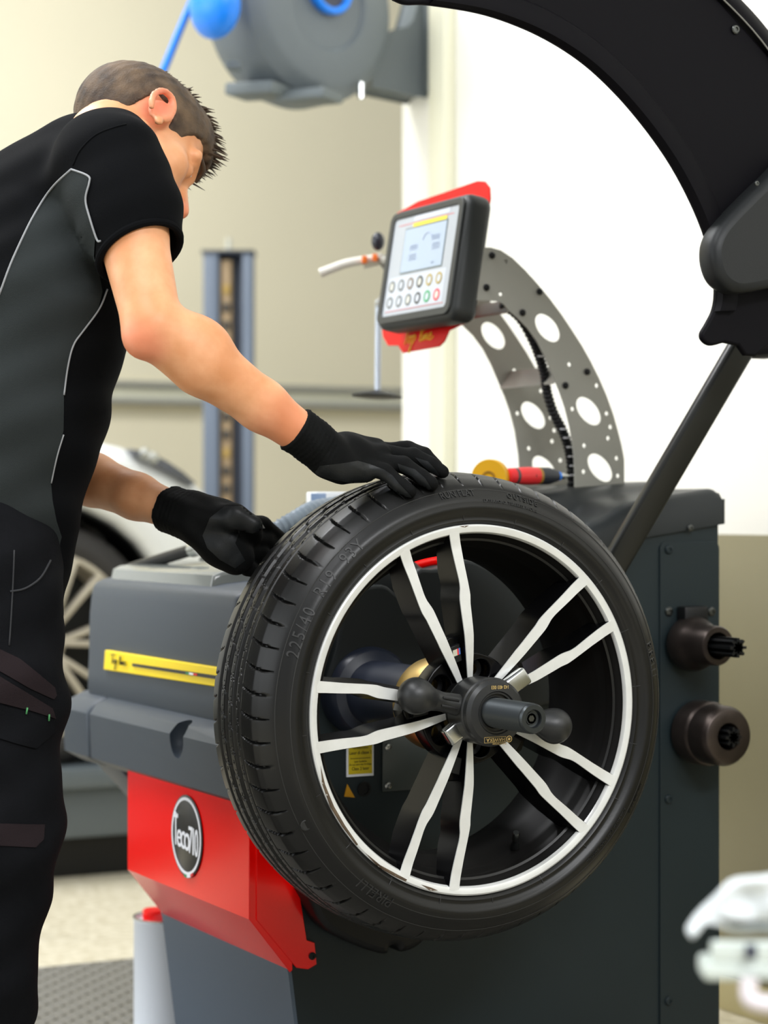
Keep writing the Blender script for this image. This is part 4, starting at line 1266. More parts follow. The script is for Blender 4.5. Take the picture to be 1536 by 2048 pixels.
# hollow the sleeve a little
S_.cap(hemc - adir * 0.012, hemc + adir * 0.05, 0.0515, 0.054, 0.004, mode='sub')
V, F = S_.mesh()
V = relax(V, F, 2, 0.4)
shirt = link('shirt', V, F, M_shirt, man, ang=180)
st_ = bvh(shirt)
panel = [(-30, 640), (0, 588), (28, 515), (66, 436), (104, 376), (145, 338), (178, 352), (173, 398), (182, 436), (192, 474), (190, 510), (204, 582), (196, 615), (166, 660), (146, 690), (134, 736), (127, 790), (126, 860), (112, 915), (101, 965), (104, 1000), (112, 1040), (122, 1072), (118, 1088), (90, 1072), (50, 1052), (0, 1032), (-30, 1030)]
patch('side_panel', panel, st_, 0.0016, M_shirtg, shirt, step=9)
seam('piping', [(-20, 625), (0, 588), (28, 515), (66, 436), (104, 376), (145, 338)], st_, 0.002, 0.0016, M_pipe, shirt)
seam('piping', [(145, 338), (178, 352), (180, 366), (173, 398), (182, 436), (196, 478), (203, 481)], st_, 0.002, 0.0015, M_pipe, shirt)
seam('piping', [(213, 578), (198, 615), (166, 660), (146, 690), (134, 736), (127, 790)], st_, 0.002, 0.0013, M_pipe, shirt)
seam('piping', [(126, 868), (112, 915), (101, 965)], st_, 0.002, 0.0011, M_pipe, shirt)
seam('shoulder_seam', [(146, 330), (160, 300), (190, 270), (225, 255), (252, 248)], st_, 0.0004, 0.0012, M_shirt, shirt)
# cuff band of the sleeve
cr = []
xv = frame(sn)
for t in np.linspace(0, 2 * PI, 41):
    q = xv[:, 0] * math.cos(t) + xv[:, 1] * math.sin(t)
    cr.append(hemc - sn * 0.003 + q * 0.0585)

tube('sleeve_cuff', cr, 0.0055, M_shirt, shirt, n=10)
seam('hem_seam', [(-10, 1012), (30, 1026), (70, 1046), (104, 1068)], st_, 0.0022, 0.0010, M_shirt, shirt)
# ---- trousers
hipR, knR, anR = W(-18, 1130, 3.02), W(2, 1660, 2.97), W(-62, 2330, 3.02)
hipL, knL, anL = hipR + [0.0, 0.19, 0], knR + [0.03, 0.20, 0], anR + [0.06, 0.20, 0]
anR[2] = 0.10; anL[2] = 0.10
lo3 = np.min([hipR, knR, anR, anL], 0) - 0.16; hi3 = np.max([hipL, knL, anL, T0], 0) + 0.15
lo3[2] = 0.04; hi3[2] = 1.08
Tq = Field(lo3, hi3, 0.0068)
Tq.cap(T0 + [0.02, 0, 0.02], (hipR + hipL) / 2 + [0, 0, -0.02], 0.112, 0.115, 0.03, flat=Lv, s=1.4)
for h_, k_, a_ in ((hipR, knR, anR), (hipL, knL, anL)):
    Tq.chain([h_, h_ * 0.5 + k_ * 0.5, k_, k_ * 0.5 + a_ * 0.5 + [-0.012, 0, 0], a_], [0.098, 0.092, 0.080, 0.075, 0.062], 0.03)
def tfolds(P):
    x, y, z = P[..., 0], P[..., 1], P[..., 2]
    return 0.003 * np.sin(46 * z + 18 * x + 25 * y) + 0.0022 * np.sin(75 * z - 36 * x)
Tq.warp(tfolds)
Tq.plane((0, 0, 1.05), (0, 0, 1)); Tq.plane((0, 0, 0.06), (0, 0, -1))
V, F = Tq.mesh()
V = relax(V, F, 2, 0.4)
trou = link('trousers', V, F, M_trou, man, ang=180)
tt_ = bvh(trou)
patch('thigh_patch', [(-20, 1290), (0, 1298), (40, 1318), (80, 1350), (108, 1374), (112, 1390), (106, 1398), (60, 1376), (0, 1342), (-20, 1332)], tt_, 0.002, M_troub, trou, step=9)
patch('thigh_patch', [(-20, 1342), (0, 1352), (60, 1388), (104, 1416), (110, 1436), (60, 1420), (0, 1404), (-20, 1402)], tt_, 0.002, M_troub, trou, step=9)
patch('knee_pocket_trim', [(-20, 1645), (0, 1646), (88, 1648), (86, 1678), (70, 1694), (0, 1690), (-20, 1688)], tt_, 0.002, M_troub, trou, step=9)
patch('pocket_flap', [(-20, 1404), (0, 1408), (60, 1424), (104, 1444), (108, 1462), (70, 1496), (30, 1486), (-20, 1470)], tt_, 0.003, M_trou, trou, step=9)
seam('pocket_seam', [(20, 1182), (50, 1176), (80, 1155), (100, 1120)], tt_, 0.001, 0.0016, mat('seam_grey', rgb(36, 37, 40), 0.8), trou)
seam('leg_seam', [(28, 1100), (24, 1200), (18, 1290)], tt_, 0.001, 0.0012, mat('seam_grey', None), trou)
M_bar = mat('green_bartack', rgb(70, 140, 84), 0.7)
seam('bartack', [(52, 1413), (50, 1427)], tt_, 0.005, 0.0012, M_bar, trou, sub=3)
seam('bartack', [(94, 1427), (93, 1440)], tt_, 0.005, 0.0012, M_bar, trou, sub=3)
# boots
for a_ in (anR, anL):
    Bf = Field(a_ + [-0.12, -0.07, -0.11], a_ + [0.24, 0.07, 0.10], 0.006)
    Bf.cap(a_ + [0, 0, 0.05], a_ + [0.0, 0, -0.03], 0.055, 0.052, 0.02)
    Bf.cap(a_ + [-0.03, 0, -0.05], a_ + [0.17, 0, -0.06], 0.045, 0.042, 0.03, flat=(0, 1, 0), s=1.1)
    Bf.plane((0, 0, 0.002), (0, 0, -1))
    V, F = Bf.mesh()
    link('boot', V, F, mat('black_boot_leather', rgb(22, 21, 20), 0.5), man, ang=180)

# ---- gloves
def tip_on(px, py, r):
    h, n_ = cast(tyre_tree, px, py)
    if h is None: return W(px, py, 3.06)
    return np.array(h) + np.array(n_) * (r * 0.9) * (1 if Vector(n_).dot(Vector(ray(px, py))) < 0 else -1)
def depth_of(p): return float((p - CAM) @ FW)
armd = (wrR - elR) / np.linalg.norm(wrR - elR)
tq = (768 + (wrR - elR) @ RT * 0, 0)
cu1 = wrR + armd * 0.006; cu0 = wrR - armd * 0.052
allp = np.array([W(560, 1020, 2.95), W(900, 850, 2.95), W(900, 1020, 3.2), W(560, 850, 3.2)])
G = Field(allp.min(0) - 0.03, allp.max(0) + 0.03, 0.0027)
G.chain([cu0, (cu0 + cu1) / 2, cu1], [0.0325, 0.0315, 0.0300], 0.006)
G.chain([W(655, 922, 2.985), W(690, 935, 2.995), W(735, 940, 3.01)], [0.021, 0.0205, 0.016], 0.012)
G.chain([W(655, 905, 3.00), W(700, 910, 3.02), W(758, 914, 3.035)], [0.027, 0.0255, 0.019], 0.014)
G.chain([W(660, 897, 3.02), W(705, 898, 3.045), W(752, 899, 3.06)], [0.022, 0.021, 0.016], 0.014)
fing = [  # knuckle, middle joint, end joint, tip ; radius
    ((724, 932, 3.002), (770, 944, 3.005), (800, 970), (818, 992), 0.0108),
    ((758, 920, 3.022), (806, 930, 3.022), (842, 954), (860, 978), 0.0112),
    ((760, 905, 3.045), (824, 910, 3.050), (862, 930), (882, 956), 0.0108),
    ((752, 897, 3.070), (818, 897, 3.085), (850, 907), (873, 930), 0.0100)]
for i, (a, b, c, d, r_) in enumerate(fing):
    pd = tip_on(*d, r_)
    pb = W(*b)
    Dd = depth_of(pd)
    pc = W(c[0], c[1], (Dd * 0.65 + depth_of(pb) * 0.35))
    G.chain([W(*a), pb, pc, pd], [r_ * 1.12, r_ * 1.06, r_ * 0.98, r_ * 0.86], 0.0035)
G.chain([W(690, 905, 3.06), W(735, 925, 3.10), W(770, 945, 3.12)], [0.016, 0.013, 0.011], 0.008)
axis_g = (cu1 - cu0) / np.linalg.norm(cu1 - cu0)
G.warp(lambda P: 0.0009 * np.sin(((P - cu0) @ axis_g) * 900) * np.clip(1 - ((P - cu0) @ axis_g - 0.045) * 60, 0, 1) + 0.0012 * np.sin(P[..., 0] * 140 + P[..., 2] * 110))
G.plane(cu0 - axis_g * 0.006, -axis_g)
V, F = G.mesh()
glR = link('right_glove', V, F, M_glove, man, ang=180)
gt = bvh(glR)
patch('palm_coating', [(628, 946), (640, 930), (680, 926), (715, 921), (740, 928), (768, 938), (785, 950), (800, 968), (822, 990), (828, 1004), (815, 1006), (795, 985), (770, 960), (755, 960), (735, 972), (690, 962), (655, 955)], gt, 0.0009, M_dip, glR, step=6)
patch('finger_coating', [(795, 926), (830, 938), (850, 955), (868, 982), (862, 990), (846, 974), (825, 952), (800, 940)], gt, 0.0009, M_dip, glR, step=6)
patch('finger_coating', [(830, 914), (856, 922), (872, 938), (888, 962), (880, 968), (866, 946), (846, 930)], gt, 0.0009, M_dip, glR, step=6)

armL = (wrL - elL) / np.linalg.norm(wrL - elL)
c0 = wrL - armL * 0.012; c1 = wrL + armL * 0.045
allp = np.array([W(315, 1190, 3.05), W(590, 960, 3.05), W(590, 1190, 3.26), W(315, 960, 3.26)])
G = Field(allp.min(0) - 0.03, allp.max(0) + 0.03, 0.0030)
G.chain([c0, (c0 + c1) / 2, c1], [0.0345, 0.0325, 0.034], 0.006)
G.chain([W(395, 1030, 3.15), W(440, 1048, 3.15), W(490, 1062, 3.155)], [0.032, 0.036, 0.026], 0.014)
G.chain([W(410, 1055, 3.14), W(445, 1088, 3.135), W(472, 1112, 3.135)], [0.030, 0.032, 0.026], 0.014)
G.chain([W(420, 1035, 3.12), W(470, 1032, 3.10), W(505, 1048, 3.10)], [0.020, 0.017, 0.014], 0.010)
for a, b, c, r_ in (((480, 1045, 3.15), (525, 1050, 3.19), (560, 1075, 3.22), 0.0125), ((482, 1065, 3.15), (530, 1078, 3.19), (562, 1100, 3.22), 0.0125), ((478, 1092, 3.145), (520, 1108, 3.18), (548, 1128, 3.21), 0.012), ((470, 1118, 3.14), (496, 1136, 3.16), (525, 1150, 3.19), 0.0115)):
    G.chain([W(*a), W(*b), W(*c)], [r_ * 1.15, r_, r_ * 0.85], 0.005)
ax2 = (c1 - c0) / np.linalg.norm(c1 - c0)
G.warp(lambda P: 0.0009 * np.sin(((P - c0) @ ax2) * 800) * np.clip(1 - ((P - c0) @ ax2 - 0.03) * 60, 0, 1) + 0.0012 * np.sin(P[..., 0] * 120 + P[..., 2] * 150))
G.plane(c0 - ax2 * 0.004, -ax2)
V, F = G.mesh()
glL = link('left_glove', V, F, M_glove, man, ang=180)
gl_t = bvh(glL)
patch('palm_coating', [(405, 1070), (420, 1035), (450, 1012), (490, 1012), (515, 1035), (530, 1055), (505, 1065), (480, 1060), (470, 1085), (490, 1120), (470, 1135), (440, 1118), (415, 1095)], gl_t, 0.0009, M_dip, glL, step=7)

# ---- hair, brows, eyes
Hf = Field(HO - 0.17, HO + 0.17, 0.0032)
Hf.ell(H(-0.006, 0, 0.052), np.array([0.102, 0.0815, 0.0905]) * S, Mh, 0.0)
Hf.ell(H(0.035, 0, 0.085), np.array([0.066, 0.058, 0.064]) * S, Mh, 0.02)
sl, P = Hf.sub(Hf.lo, Hf.lo + Hf.n * Hf.h)
q = (P - HO) @ Mh / S
low = np.interp(q[..., 0], [-0.12, -0.07, -0.035, -0.022, 0.018, 0.026, 0.040, 0.052, 0.075, 0.10], [-0.055, -0.050, -0.028, 0.026, 0.030, -0.022, -0.018, 0.035, 0.068, 0.078])
noise_ = 0.003 * np.sin(q[..., 0] * 260) * np.sin(q[..., 1] * 230 + q[..., 2] * 190)
Hf.v[sl] = np.maximum(Hf.v[sl] + noise_ * 0.3, (low - q[..., 2]) + noise_)
V, F = Hf.mesh()
V = relax(V, F, 1, 0.3)
hair = link('hair', V, F, M_hair, man, ang=180)
parts = []
for i in range(900):
    th_ = rnd.uniform(-1, 1); x = rnd.uniform(-0.045, 0.088); y = th_ * 0.050 * (1 - max(0, x - 0.04) * 5)
    e = 1 - ((x - 0.0) / 0.102) ** 2 - (y / 0.0815) ** 2
    if e <= 0.05: continue
    z = 0.052 + 0.0905 * math.sqrt(e) + 0.004
    if x > 0.05: z -= 0.006
    up = np.array([x * 0.9 + 0.035 + rnd.uniform(-.02, .02), y * 0.6 + rnd.uniform(-.02, .02), 0.075])
    up /= np.linalg.norm(up)
    Ln = rnd.uniform(0.007, 0.0135) * (0.6 + 0.8 * max(0, (x + 0.03) / 0.11))
    a = np.array([x, y, z - 0.006]); b = a + up * Ln; c = b + up * Ln * 0.8 + np.array([rnd.uniform(0, .006), rnd.uniform(-.003, .003), -0.002])
    parts.append(tube_vf([H(*a), H(*b), H(*c)], [0.0022, 0.0015, 0.0002], 4))
V, F = merge(parts)
link('hair_tufts', V, F, M_hair2, hair, kind='stuff', ang=60)
for sg in (-1, 1):
    tube('eyebrow', [H(0.102, sg * 0.014, 0.031), H(0.098, sg * 0.035, 0.034), H(0.080, sg * 0.054, 0.029)], [0.003, 0.004, 0.002], M_hair2, man, n=8, sub=4)
    lathe('eye', [(0.0122, 0), (0.0115, 0.004), (0.0001, 0.0125)], H(0.0815, sg * 0.032, 0.005), Mh[:, 0], mat('eye_white', rgb(220, 214, 206), 0.3), man, n=16)
# ------------------------------------------------------------------ hose reel on the wall
M_reel = mat('reel_grey_plastic', rgb(98, 106, 110), 0.5)
M_reel2 = mat('reel_dark_plastic', rgb(96, 104, 106), 0.5)
M_bl = mat('blue_plastic', rgb(10, 128, 240), 0.4)
rc = atD(640, 8, 5.25)
reel = thing('hose_reel', 'large grey wall-mounted hose reel with bright blue guide and ring', 'hose reel', (XW, onX(840, 100, XW)[1], rc[2]))
# axis of the drum points toward the camera's right
an_ = math.radians(43)
ax = -FW * math.cos(an_) + RT * math.sin(an_)
ax = ax / np.linalg.norm(ax)
px_m = FPX / 5.25
Rr = 196 / px_m
lathe('reel_drum', [(0.0001, -0.20), (Rr * 0.72, -0.20), (Rr * 0.93, -0.165), (Rr, -0.12), (Rr, -0.02), (Rr * 0.97, 0.0), (Rr * 0.86, 0.022), (Rr * 0.80, 0.030), (Rr * 0.50, 0.034), (Rr * 0.46, 0.024), (0.0001, 0.022)], rc, ax, M_reel, reel, n=80, ang=28)
Rr3 = frame(ax)
lathe('reel_ring', [(0.062, 0.02), (0.066, 0.045), (0.060, 0.052), (0.050, 0.048), (0.048, 0.02)], rc + Rr3[:, 1] * 0.035, ax, M_bl, reel, n=48, cap=False)
lathe('reel_label', [(0.050, 0.024), (0.050, 0.038), (0.0001, 0.038)], rc + Rr3[:, 1] * 0.035, ax, mat('reel_label_dark', rgb(58, 60, 72), 0.5), reel, n=40)
# blue hose guide on the rim
Gd = Field(rc - 0.5, rc + 0.4, 0.008)
gc = atD(430, 12, 5.02)
Gd.ell(gc, (0.052, 0.085, 0.075), None, 0.0)
Gd.cap(gc, gc + [0, 0, 0.12], 0.05, 0.05, 0.02)
V, F = Gd.mesh(); link('hose_guide', V, F, M_bl, reel, ang=180)
# feet, lug
for (a, b), (c, d), w in (((470, 190), (565, 185), 0.03), ((570, 205), (668, 196), 0.026)):
    p, q_ = atD(a, b, 5.22), atD(c, d, 5.16)
    dd = q_ - p
    obox('reel_foot', (p + q_) / 2 + UP * 0.008, (0.10, w, np.linalg.norm(dd)), frame(dd, UP), M_reel2, reel, bevel=0.006)
obox('reel_lug', atD(467, 131, 5.12), (0.035, 0.03, 0.02), np.stack([RT, FW, UP], 1), M_reel, reel, bevel=0.004)
# bracket arm to the wall
pw = onX(838, 100, XW)
bk = [(735, 150), (735, 95), (770, 75), (800, 70), (815, 55), (830, 0), (842, -30), (842, 182), (830, 192), (735, 172)]
def bP(a, b):
    p = onY(a, b, pw[1]); return (p[0], p[2])
prismXZ('reel_bracket', [bP(a, b) for a, b in bk], pw[1] - 0.05, pw[1] + 0.05, M_reel2, reel, bevel=0.012)
zz = [bP(838, b)[1] for b in (-60, 193)]
box('wall_plate', (XW - 0.014, pw[1] - 0.07, zz[1]), (XW, pw[1] + 0.07, zz[0]), M_reel2, reel, bevel=0.004)
lathe('reel_axle', [(0.05, -0.35), (0.05, -0.19)], rc, ax, M_reel2, reel, n=32)
tube('hanger_bolt', [atD(722, 165, 5.3), atD(722, 196, 5.3)], 0.008, M_steel, reel, n=10)
# blue hose running down behind the mechanic
hs = thing('air_hose', 'bright blue air hose hanging from the reel behind the head', 'hose', gc)
hp = [atD(402, -40, 5.28), atD(383, 5, 5.28), atD(357, 66, 5.27), atD(332, 128, 5.26), atD(280, 250, 5.25), atD(200, 440, 5.22), atD(110, 700, 5.2), atD(60, 1000, 5.15), atD(40, 1500, 5.1), atD(30, 1830, 5.1), onZ(10, 1885, 0.01), onZ(-120, 1890, 0.01)]
tube('hose_run', hp, 0.0095, M_bl, hs, n=12, sub=8)

# ------------------------------------------------------------------ lift post by the far wall
M_post = mat('lift_blue_grey', rgb(104, 115, 130), 0.5)
M_postd = mat('lift_dark_inside', rgb(46, 52, 64), 0.6)
D0 = 7.4
c = atD(456, 1000, D0); w = 100 * D0 / FPX
zt_ = atD(456, 506, D0)[2]
post = thing('lift_post', 'slate-grey vertical lift post with slotted locking ladder by the far wall', 'post', (c[0], c[1], 0))
Rp = np.stack([RT, FW, UP], 1)
def pbox(name, u0, u1, v0, v1, z0, z1, m, par, bev=0.003):
    cc = np.array([c[0], c[1], 0]) + RT * (u0 + u1) / 2 + FW * (v0 + v1) / 2 + UP * (z0 + z1) / 2
    return obox(name, cc, (u1 - u0, v1 - v0, z1 - z0), Rp, m, par, bevel=bev)
pbox('post_flange', -w / 2, -w / 2 + 0.052, 0, 0.05, 0, zt_, M_post, post)
pbox('post_flange', w / 2 - 0.036, w / 2, 0, 0.05, 0, zt_, M_post, post)
pbox('post_back', -w / 2, w / 2, 0.05, 0.09, 0, zt_, M_postd, post)
pbox('post_cap', -w / 2 - 0.006, w / 2 + 0.006, -0.006, 0.096, zt_, zt_ + 0.012, M_postd, post)
pbox('post_foot', -w, w, -0.1, 0.2, 0.0, 0.012, M_post, post)
lad = pbox('locking_ladder', -0.026, 0.012, 0.02, 0.04, 0.05, zt_ - 0.02, mat('ladder_tan_steel', rgb(150, 128, 96), 0.5, metal=0.3), post)
for i in range(26):
    z = zt_ - 0.12 - i * 0.062
    if z < 0.2: break
    pbox('ladder_slot', -0.019, 0.005, 0.016, 0.022, z - 0.016, z + 0.016, mat('slot_dark', rgb(52, 50, 46), 0.6) if i % 3 else mat('slot_ochre', rgb(170, 140, 70), 0.6), lad, 0.001)
tube('post_rod', [np.array([c[0], c[1], zt_]) + FW * 0.03, np.array([c[0], c[1], zt_ + 0.055]) + FW * 0.03], 0.009, mat('pale_rod', rgb(200, 200, 186), 0.5), post, n=10)

# ------------------------------------------------------------------ white car on the lift platform
cw = np.array([0.37, 3.05, 0.0]); cw[2] = 1 - (1285 - 1023) * 5.95 / FPX
Rt = 0.33
plat_top = cw[2] - Rt
plat = thing('lift_platform', 'dark grey lift platform under the white car', 'lift', (0.0, 3.2, 0.0))
M_plat = mat('platform_grey', rgb(88, 96, 100), 0.5)
box('platform_deck', (-3.8, 2.92, plat_top - 0.055), (1.02, 3.55, plat_top), M_plat, plat, bevel=0.008)
box('platform_skirt', (-3.8, 2.98, 0.115), (1.0, 3.5, plat_top - 0.05), M_plat, plat, bevel=0.01)
box('platform_mechanism', (-3.2, 3.05, 0.0), (0.8, 3.45, 0.12), M_black, plat)
box('platform_deck', (-3.8, 4.25, plat_top - 0.055), (1.02, 4.85, plat_top), M_plat, plat, bevel=0.008)
box('platform_mechanism', (-3.2, 4.3, 0.0), (0.8, 4.8, plat_top - 0.05), M_black, plat)
car = thing('car', 'white car on the lift platform behind the mechanic, front wheel showing', 'car', (-1.0, 3.9, plat_top))
M_car = mat('white_car_paint', rgb(226, 228, 224), 0.3, coat=0.6)
zc = cw[2]
topl = [(195, 880), (250, 892), (300, 910), (345, 930), (385, 955), (420, 985), (440, 1005)]
tp = [onY(a, b, 2.98) for a, b in topl]
fx = tp[-1][0] + 0.05
prof = [(fx, zc - 0.16), (fx + 0.03, zc + 0.0), (fx + 0.02, tp[-1][2] - 0.08)] + [(p[0], p[2]) for p in tp[::-1]] + [(-0.35, tp[0][2] + 0.055), (-0.75, tp[0][2] + 0.12), (-1.35, tp[0][2] + 0.48), (-1.9, tp[0][2] + 0.58), (-2.6, tp[0][2] + 0.52), (-3.2, tp[0][2] + 0.2), (-3.55, tp[0][2] + 0.1), (-3.6, zc - 0.1)]
def arch(cx, r, n=18): return [(cx + r * math.cos(t), zc + r * math.sin(t)) for t in np.linspace(PI + 0.35, -0.35, n)]
prof += [(-2.4 - 0.37, zc - 0.14)] + arch(-2.4, 0.375) + [(-2.02, zc - 0.14), (-0.01, zc - 0.14)] + arch(cw[0], 0.385) + [(fx - 0.01, zc - 0.16)]
V, F = poly2d([prof], 1.78, 0.05)
bodyc = link('car_body', np.stack([V[:, 0], 3.87 - V[:, 2], V[:, 1]], 1), F, M_car, car, ang=50)
# dark wheel-arch liner
lin_ = [(cw[0] + 0.40 * math.cos(t), zc + 0.40 * math.sin(t)) for t in np.linspace(0, 2 * PI, 40, endpoint=False)]
lathe('wheel_arch_liner', [(0.39, -0.30), (0.0001, -0.30)], (cw[0], 3.0, zc), AX, M_black, car, n=40, cap=False)
lathe('wheel_arch_wall', [(0.372, -0.02), (0.387, -0.30)], (cw[0], 3.0, zc), AX, M_black, car, n=60, cap=False)
# headlamp and grille edge along the wing
hl = [(262, 893), (290, 897), (330, 915), (365, 938), (392, 962), (380, 966), (345, 946), (300, 922), (270, 908)]
prismXZ('headlamp', [tuple(onY(a, b + 4, 2.96)[[0, 2]]) for a, b in hl], 2.955, 3.02, mat('headlamp_dark_glass', rgb(58, 62, 72), 0.1, coat=0.8), car, bevel=0.004)
for a, b in ((288, 906), (305, 914)):
    lathe('lamp_reflector', [(0.018, 0), (0.016, 0.008), (0.0001, 0.011)], onY(a, b, 2.955), AX, M_steel, car, n=16)
win = [(-0.85, tp[0][2] + 0.14), (-1.4, tp[0][2] + 0.43), (-2.6, tp[0][2] + 0.46), (-2.95, tp[0][2] + 0.2)]
prismXZ('side_window', win, 2.972, 2.985, mat('tinted_glass', rgb(30, 34, 38), 0.08), car)
M_alu = mat('champagne_alloy', rgb(186, 178, 160), 0.4, metal=0.4)
def car_wheel(cx):
    o = np.array([cx, 2.99, zc])
    wh = lathe('car_tyre', [(0.245, -0.01), (0.27, 0.004), (0.295, 0.002), (0.318, -0.012), (0.33, -0.03), (0.33, -0.19), (0.30, -0.21), (0.24, -0.2)], o, AX, mat('car_tyre_rubber', rgb(40, 38, 36), 0.6), car, n=72, cap=False)
    lathe('car_rim', [(0.250, -0.012), (0.252, -0.002), (0.240, -0.001), (0.236, -0.012), (0.225, -0.05), (0.215, -0.18)], o, AX, M_alu, wh, n=72, cap=False)
    lathe('wheel_back', [(0.235, -0.10), (0.0001, -0.10)], o, AX, M_black, wh, n=40, cap=False)
    lathe('car_hub', [(0.065, -0.03), (0.06, -0.012), (0.03, -0.008), (0.0001, -0.008)], o, AX, M_alu, wh, n=32, cap=False)
    for kk in range(7):
        for sg in (-1, 1):
            a0 = math.radians(360 / 7 * kk + 8)
            a1 = a0 + sg * 0.055; a2 = a0 + sg * 0.17
            p = o + np.array([0.05 * math.cos(a1), 0.01, 0.05 * math.sin(a1)]); q_ = o + np.array([0.245 * math.cos(a2), 0.008, 0.245 * math.sin(a2)])
            obox('car_spoke', (p + q_) / 2, (0.017, 0.03, np.linalg.norm(q_ - p)), frame(q_ - p, (0, -1, 0)), M_alu, wh, bevel=0.003)
car_wheel(cw[0]); car_wheel(-2.4)

# ------------------------------------------------------------------ white can on the mat
cp = atD(338, 1900, 4.12); cp[2] = 0.0
zcan = atD(338, 1832, 4.12)[2]
rcan = 0.0665
can = thing('solvent_can', 'white metal can with red screw cap standing on the floor mat', 'can', (cp[0], cp[1], 0.009))
M_can = mat('white_can_paint', rgb(216, 222, 230), 0.35)
zb_ = 0.0087
shell = lathe('can_body', [(rcan - 0.002, zb_), (rcan + 0.001, zb_ + 0.003), (rcan, zb_ + 0.008), (rcan, zcan - 0.006), (rcan + 0.0015, zcan - 0.003), (rcan, zcan), (rcan - 0.004, zcan), (rcan - 0.005, zcan - 0.006), (0.0001, zcan - 0.006)], (cp[0], cp[1], 0), (0, 0, 1), M_can, can, n=56)
lathe('can_rim', [(rcan - 0.003, zcan - 0.001), (rcan + 0.0016, zcan - 0.001), (rcan + 0.0016, zcan + 0.002), (rcan - 0.003, zcan + 0.002)], (cp[0], cp[1], 0), (0, 0, 1), M_steel, can, n=56, closed=True)
capo = np.array([cp[0], cp[1], 0]) - RT * 0.026
lathe('can_cap', [(0.024, zcan - 0.006), (0.024, zcan + 0.012), (0.022, zcan + 0.0145), (0.0001, zcan + 0.0145)], capo, (0, 0, 1), M_red, can, n=32)
def can_text(st, size, u_off, z, m, sx=1.0):
    V, F = text2d(st, size, 0.0002, sx)
    th0 = math.atan2(-FW[1], -FW[0])
    a = th0 + (V[:, 0] + u_off) / rcan
    return np.stack([cp[0] + (rcan + 0.0006) * np.cos(a), cp[1] + (rcan + 0.0006) * np.sin(a), z + V[:, 1]], 1), F
for st, size, u, dz, m in (('WYNN', 0.014, 0.052, -0.030, M_redp), ('TOOLS', 0.008, 0.052, -0.020, M_blk), ('PROFI', 0.008, 0.052, -0.040, M_blk), ('L', 0.022, 0.052, -0.105, M_redp), ('B', 0.022, 0.052, -0.128, M_redp), ('4L', 0.012, 0.054, -0.175, M_blk)):
    if st in ('WYNN', 'TOOLS', 'PROFI'):
        continue
    V, F = can_text(st, size, u, zcan + dz, m)
    link('can_print', V, F, m, shell)
parts = []
for dz, l, m in ((-0.024, 0.022, M_blk), (-0.034, 0.030, M_redp), (-0.043, 0.026, M_blk)):
    th0 = math.atan2(-FW[1], -FW[0])
    V = []; n_ = 9
    for i in range(n_):
        a = th0 + (0.034 + l * i / (n_ - 1)) / rcan
        for z in (zcan + dz, zcan + dz + 0.006):
            V.append((cp[0] + (rcan + 0.0006) * math.cos(a), cp[1] + (rcan + 0.0006) * math.sin(a), z))
    link('can_emblem_bar', V, [[2 * i, 2 * i + 2, 2 * i + 3, 2 * i + 1] for i in range(n_ - 1)], m, shell)

# ------------------------------------------------------------------ on top of the balancer
ztop = 1.045
def ray_lid(px, py):
    return onY(px, py, 0.62)
# cordless screwdriver lying on the tray
a = atD(1016, 951, 3.66); b = atD(1136, 951, 3.74)
dv = thing('cordless_screwdriver', 'red and black cordless screwdriver lying on the balancer tray', 'tool', (a + b) / 2 - UP * 0.02)
d = b - a; L = np.linalg.norm(d); d /= L
px2 = L / 132
def dl(name, prof, m): return lathe(name, [(r_, x_ * px2) for r_, x_ in prof], a, d, m, dv, n=28)
dl('tool_tail', [(0.008, -2), (0.0125, 0), (0.0135, 4), (0.0135, 12)], M_redp)
dl('tool_band', [(0.0138, 12), (0.0138, 18)], mat('grey_band', rgb(70, 66, 66), 0.5))
dl('tool_grip', [(0.0136, 18), (0.0150, 30), (0.0156, 45), (0.0152, 55), (0.0150, 62)], mat('tool_red', rgb(230, 50, 52), 0.4))
dl('tool_ring', [(0.0150, 62), (0.0150, 67)], mat('tool_ochre', rgb(160, 120, 40), 0.5))
dl('tool_chuck', [(0.0148, 67), (0.0148, 88), (0.012, 98), (0.0100, 106)], mat('tool_dark', rgb(40, 44, 52), 0.45))
dl('tool_collar', [(0.0092, 106), (0.0075, 113)], M_bl)
dl('tool_bit', [(0.0062, 113), (0.0058, 122), (0.003, 124), (0.003, 132), (0.0001, 132)], M_steel)
lathe('tool_button', [(0.005, 0), (0.0045, 0.002), (0.0001, 0.0022)], a + d * 56 * px2 - FW * 0.0145, -FW, M_black, dv, n=14)
# yellow roll of stick-on weights
p = atD(981, 955, 3.66)
rl = thing('yellow_weight_roll', 'yellow disc-shaped roll standing on the balancer tray behind the tyre', 'roll', p - UP * 0.03)
ra = -FW * 0.9 - RT * 0.35
ra /= np.linalg.norm(ra)
lathe('roll_disc', [(0.0001, -0.010), (0.0305, -0.010), (0.0315, -0.008), (0.0315, 0.008), (0.0305, 0.010), (0.0001, 0.010)], p, ra, mat('roll_yellow', rgb(214, 160, 14), 0.45), rl, n=40)
lathe('roll_core', [(0.012, 0.009), (0.012, 0.012), (0.009, 0.012), (0.009, 0.009)], p, ra, mat('roll_core_ochre', rgb(150, 108, 20), 0.5), rl, n=24, closed=True)
